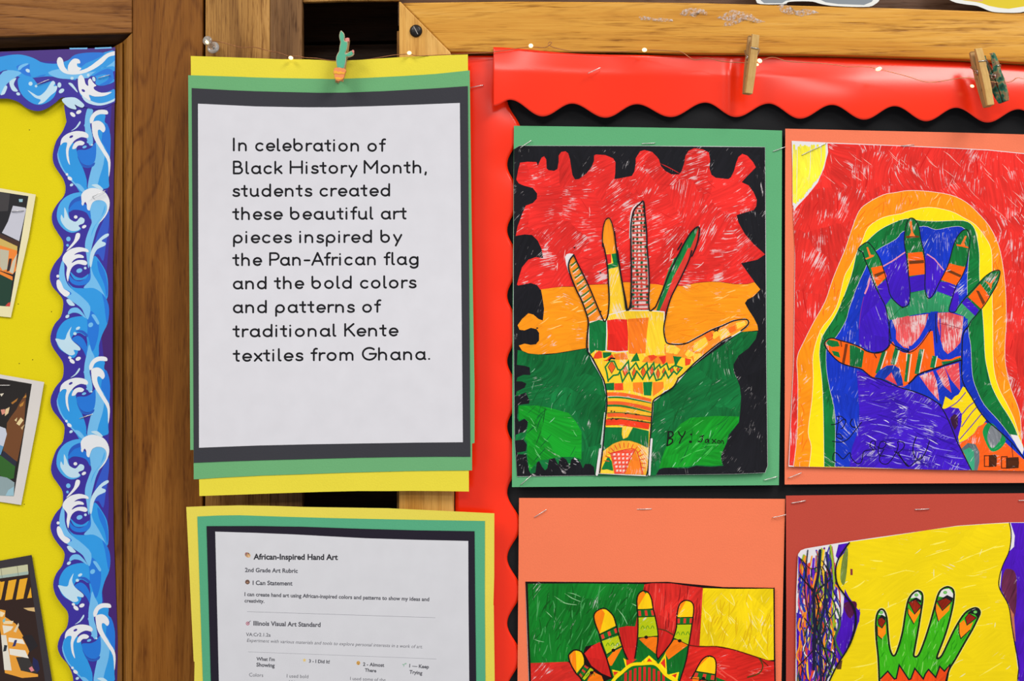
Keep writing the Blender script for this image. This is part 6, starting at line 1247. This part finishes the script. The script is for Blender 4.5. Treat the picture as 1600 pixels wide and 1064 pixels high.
slab('pot_stripe', K(CO, [(288, 806), (320, 800), (350, 812), (376, 802), (372, 818), (340, 828), (296, 824)]), POTY, YC - 0.0009, 0.0006)

# ---------------------------------------------------------------- fairy lights
COPPER = plain('copper_wire', rgb(178, 120, 80), .35, .5, .7)
t = NT('warm_led'); t.b.inputs['Emission Color'].default_value = (1.0, 0.70, 0.30, 1); t.b.inputs['Emission Strength'].default_value = 1.7
LED = t.done((1, 0.86, 0.6, 1), 0.3, 0.5)
fl = thing('fairy_lights', P(960, 95, -0.025), 'copper wire string of tiny warm fairy lights strung along the top', 'fairy lights')
WY = [(325, -0.020), (345, -0.012), (378, -0.006), (421, -0.007), (454, -0.016), (500, -0.020), (540, -0.0195), (590, -0.019), (640, -0.0225), (704, -0.0185), (770, -0.0165), (800, -0.017), (900, -0.0165), (1000, -0.019), (1081, -0.0235), (1128, -0.026), (1160, -0.0275), (1207, -0.025), (1300, -0.0265), (1420, -0.028), (1500, -0.029), (1600, -0.029), (1680, -0.028)]
wp = [(324, 64), (332, 64), (346, 66), (361, 70), (378, 74.4), (397, 73.7), (421, 79.7), (435, 82), (451, 87.5), (466.5, 88), (478.5, 90.2), (496, 91.2), (517, 94.5), (545, 95.5), (576, 92.6), (612, 86.5), (630, 85), (641, 84.6), (650, 87.2), (665, 87), (686, 86), (704, 85), (730, 83.5), (752, 82.7), (780, 80), (812, 75.2), (829, 73.5), (850, 74.3), (858, 71), (862, 66.5), (858, 66), (857, 70), (864, 73.5), (874, 76.5), (897, 80.2), (933, 80), (965, 81), (997, 79.4), (1007, 79), (1017, 78.2), (1054, 80), (1066, 82), (1081, 92), (1090, 93.4), (1105, 90.4), (1128, 96), (1156, 97.7), (1180, 99), (1188, 95.5), (1207, 89.4), (1231, 96), (1263, 97.8), (1300, 100.6), (1324, 104), (1352, 104), (1373, 108), (1394, 113), (1420, 120), (1446, 128), (1463, 128), (1488, 124), (1508, 121.5), (1530, 124), (1550, 128), (1572, 128.6), (1582, 126.4), (1589, 121.6), (1600, 123), (1640, 130), (1680, 128)]
pts3 = [P(x, y, interp(WY, x)) for x, y in cr(wp, 4)]
tube('wire', pts3, 0.00030, COPPER, fl, 6)
def blob(r, ax, n=10, m=7):
    V = []; F = []
    for j in range(m + 1):
        a = math.pi * j / m
        for i in range(n):
            b = 2 * math.pi * i / n; V.append(Vector((ax * r * math.cos(a), r * math.sin(a) * math.cos(b), r * math.sin(a) * math.sin(b))))
    for j in range(m):
        for i in range(n): F.append([j * n + i, j * n + (i + 1) % n, (j + 1) * n + (i + 1) % n, (j + 1) * n + i])
    return V, F
for x, y, dy, r, ax, rot in ((454.4, 90.5, -0.0245, 0.0015, 1.25, 10), (639.5, 82.8, -0.0245, 0.0015, 1.2, 0), (829.5, 71.5, -0.0185, 0.0017, 1.1, 0), (1007, 78, -0.0205, 0.0016, 1.25, 0), (1187, 95, -0.0285, 0.0016, 1.25, 30), (1183.5, 101, -0.0270, 0.0010, 1.1, 40), (1373, 107.8, -0.0285, 0.0015, 1.7, -18), (1519, 134.5, -0.0235, 0.0012, 1.4, 20), (323.5, 66.0, -0.0245, 0.0013, 1.3, 50)):  # bead below the wire at the right-hand bare peg imitates an LED's reflection
    V, F = blob(r, ax); R = Matrix.Rotation(math.radians(rot), 3, 'Y'); c = P(x, y, dy)
    mesh_obj('bulb_or_glint', [R @ v + c for v in V], F, LED, fl, True)

# ---------------------------------------------------------------- clear push pin the wire starts from
t = NT('clear_plastic'); t.b.inputs['Transmission Weight'].default_value = 0.85; t.b.inputs['IOR'].default_value = 1.45
CLEAR = t.done((0.92, 0.92, 0.90, 1), 0.12, 0.5)
pp = thing('push_pin', P(333, 74, 0.001), 'clear plastic push pin in the weathered plank, holding the end of the light wire', 'push pin')
ax = (P(323.5, 63, -0.019) - P(333.5, 74.5, -0.003)).normalized(); rq = Vector((0, -1, 0)).rotation_difference(ax).to_matrix(); b0 = P(333.5, 74.5, -0.003)
V, F = lathe([(0.00005, 0), (0.0048, 0), (0.0050, 0.0006), (0.0046, 0.0013), (0.0026, 0.0022), (0.0021, 0.0050), (0.0023, 0.0095), (0.0030, 0.0122), (0.0037, 0.0142), (0.0038, 0.0158), (0.0033, 0.0168), (0.00005, 0.0168)], 24)
mesh_obj('grip', [rq @ v + b0 for v in V], F, CLEAR, pp, True)
tube('needle', [b0 + ax * 0.004, b0 - ax * 0.012], 0.0005, STEEL, pp)

# ---------------------------------------------------------------- staples
STAP = plain('staple_steel', (0.74, 0.72, 0.70, 1), .32, .5, .75)
def staple(a, b, y, label, group):
    p, q = P(a[0], a[1], y), P(b[0], b[1], y); n = Vector((0, 1, 0)); u = (q - p).normalized()
    pts = [p + n * 0.0035, p + n * 0.0004 - u * 0.0000, p + u * 0.0004 - n * 0.0001, (p + q) / 2 - n * 0.0004, q - u * 0.0004 - n * 0.0001, q + n * 0.0004, q + n * 0.0035]
    V, F = tube_geo(pts, 0.00032, 6)
    o = mesh_obj('staple', V, F, STAP, None, True); props(o, label, 'staple', group)
GA = 'staples in the notice board'; GB = 'staples in the wave border and photographs'
for a, b, y, lb in (
    ((735, 137), (755, 133), -0.0078, 'staple in the red side border beside the large poster'),
    ((919, 114.5), (938.5, 105.5), -0.0205, 'staple in the red top border'),
    ((813, 231), (830, 219.5), -0.0078, 'staple at the upper left corner of the striped hand drawing on green'),
    ((1003, 224.5), (1024, 223.5), -0.0068, 'staple in the middle of the top edge of the green mat'),
    ((1208, 236.5), (1227, 229.5), -0.0068, 'staple bridging the upper right corner of the green mat and the salmon mat'),
    ((814, 757), (830, 743), -0.0098, 'staple at the lower left corner of the green mat'),
    ((1194, 750), (1214.5, 744.5), -0.0095, 'staple at the lower right corner of the green mat'),
    ((1253, 242), (1291, 223.5), -0.0072, 'staple in the yellow corner of the rainbow drawing'),
    ((1408, 228), (1428.5, 226), -0.0070, 'staple at the middle of the top edge of the rainbow drawing'),
    ((1232.5, 746.5), (1252.5, 738.5), -0.0090, 'staple at the lower left corner of the salmon mat under the rainbow drawing'),
    ((835, 808), (854, 796), -0.0066, 'staple at the upper left corner of the tall salmon mat'),
    ((995, 795.6), (1018.5, 795), -0.0066, 'staple at the top middle of the tall salmon mat'),
    ((1208, 808.5), (1228.5, 804), -0.0074, 'staple bridging the tall salmon mat and the brick red mat'),
    ((1237, 786), (1259, 782), -0.0080, 'staple at the upper left corner of the brick red mat'),
    ((1430, 796), (1452, 795), -0.0080, 'staple at the top middle of the brick red mat'),
    ((1592, 782), (1612, 781), -0.0080, 'staple at the right end of the top of the brick red mat')): staple(a, b, y, lb, GA)
for a, b, y, lb in (
    ((58, 132), (76, 124.5), 0.0056, 'staple in the wave border along the top, left of the corner'),
    ((153.5, 122), (171, 117), 0.0060, 'staple in the corner of the wave border'),
    ((144, 308), (164, 298), 0.0068, 'staple in the wave border beside the highest photograph'),
    ((124, 654), (145, 647), 0.0082, 'staple in the wave border beside the middle photograph'),
    ((18.6, 330.5), (36.8, 328.8), 0.0090, 'staple in the highest photograph'),
    ((-6, 602), (15, 602), 0.0090, 'staple in the middle photograph')): staple(a, b, y, lb, GB)

# ---------------------------------------------------------------- paper cut-outs at the top, and tape left on the rail
def cutout(label, outer, inner, y0):
    o = thing('paper_cutout', P(sum(p[0] for p in outer) / len(outer), sum(p[1] for p in outer) / len(outer), y0), label, 'cut-out', 'white edged paper cut-outs above the board')
    q = Sheet(y0); q.base(outer, rgb(224, 224, 220))
    for pts, c in inner: q.poly(pts, c)
    q.build('print', PRINT, o, 20)
cutout('grey paper cut-out with a white edge, above the golden rail', cr([(1174, -60), (1176, -15), (1181, 0), (1188, 6.2), (1225, 6.4), (1232, 3), (1250, 2), (1270, 2.6), (1282, 6), (1300, 9.0), (1330, 10.6), (1358, 10.4), (1368, 6), (1374, 0), (1380, -20), (1384, -60)], 3),
    [([(1182, -60), (1183, -10), (1189, 1), (1194, 5), (1222, 5), (1228, 1.2), (1242, -1), (1278, -2), (1290, 3.5), (1310, 6.4), (1350, 7.8), (1362, 3), (1368, -6), (1374, -60)], rgb(126, 134, 142))], -0.0125)
cutout('yellow paper cut-out with a white edge, at the right above the golden rail', cr([(1470, -60), (1478, -10), (1488, 2), (1506, 6.4), (1524, 8.6), (1534, 12), (1546, 17), (1560, 19.4), (1594, 19.6), (1612, 14), (1660, 8), (1680, -60)], 3),
    [([(1484, -60), (1490, -4), (1505, 0.4), (1525, 3.2), (1534, 5), (1545, 9), (1560, 12), (1576, 13.8), (1600, 10), (1650, 2), (1668, -60)], rgb(214, 190, 8)), ([(1488, -40), (1494, -4), (1505, -0.4), (1525, 2.4), (1536, 2), (1530, -40)], rgb(214, 160, 104))], -0.0128)
t = NT('tape_residue'); oc = t.objcoord()
t.b.inputs['Alpha'].default_value = 0.30
al = t.math('MULTIPLY', t.math('SUBTRACT', t.noise(oc, 420, 3), 0.38), 2.6, clamp=True); t.l(al, t.b.inputs['Alpha'])
t.bump(t.noise(oc, 500, 3), 1.0, 0.002)
TAPE = t.done(rgb(220, 206, 200), 0.18, 0.6)
rt_ = random.Random(4)
for pts, lb in (([(998, 26), (1006, 25), (1020, 28), (1034, 28), (1050, 30), (1052, 33), (1034, 34), (1015, 32), (1000, 31)], 'leftmost thin strip of clear tape residue on the golden rail'),
                ([(1062, 22), (1068, 15), (1080, 12), (1092, 13), (1100, 15), (1106, 20), (1104, 24), (1094, 20), (1086, 27), (1078, 24), (1066, 25)], 'hump shaped scrap of clear tape residue on the golden rail'),
                ([(1120, 28), (1132, 21), (1145, 15), (1154, 17), (1165, 19), (1174, 22), (1182, 29), (1196, 34), (1184, 36), (1170, 31), (1158, 34), (1146, 40), (1130, 41), (1134, 32)], 'largest ragged scrap of clear tape residue on the golden rail'),
                ([(1214, 10), (1222, 6), (1232, 8), (1236, 14), (1246, 18), (1258, 14), (1272, 16), (1280, 20), (1268, 22), (1252, 26), (1240, 22), (1228, 23), (1220, 18)], 'rightmost crumpled scrap of clear tape residue below the grey cut-out')):
    c = (sum(p[0] for p in pts) / len(pts), sum(p[1] for p in pts) / len(pts)); V = []; F = []; n = len(pts)
    rings = [0.0, 0.35, 0.7, 1.0]
    V.append(P(c[0], c[1], -0.0132))
    for k in rings[1:]:
        for x, y in pts: V.append(P(c[0] + (x - c[0]) * k, c[1] + (y - c[1]) * k, -0.01215 - rt_.uniform(0.0000, 0.0011) * (1 if k < 1 else .2)))
    for i in range(n): F.append([0, 1 + i, 1 + (i + 1) % n])
    for r_ in range(len(rings) - 2):
        for i in range(n): a = 1 + r_ * n; F.append([a + i, a + n + i, a + n + (i + 1) % n, a + (i + 1) % n])
    props(mesh_obj('tape_scrap', V, F, TAPE, None, True), lb, 'tape', 'clear tape scraps on the golden rail')
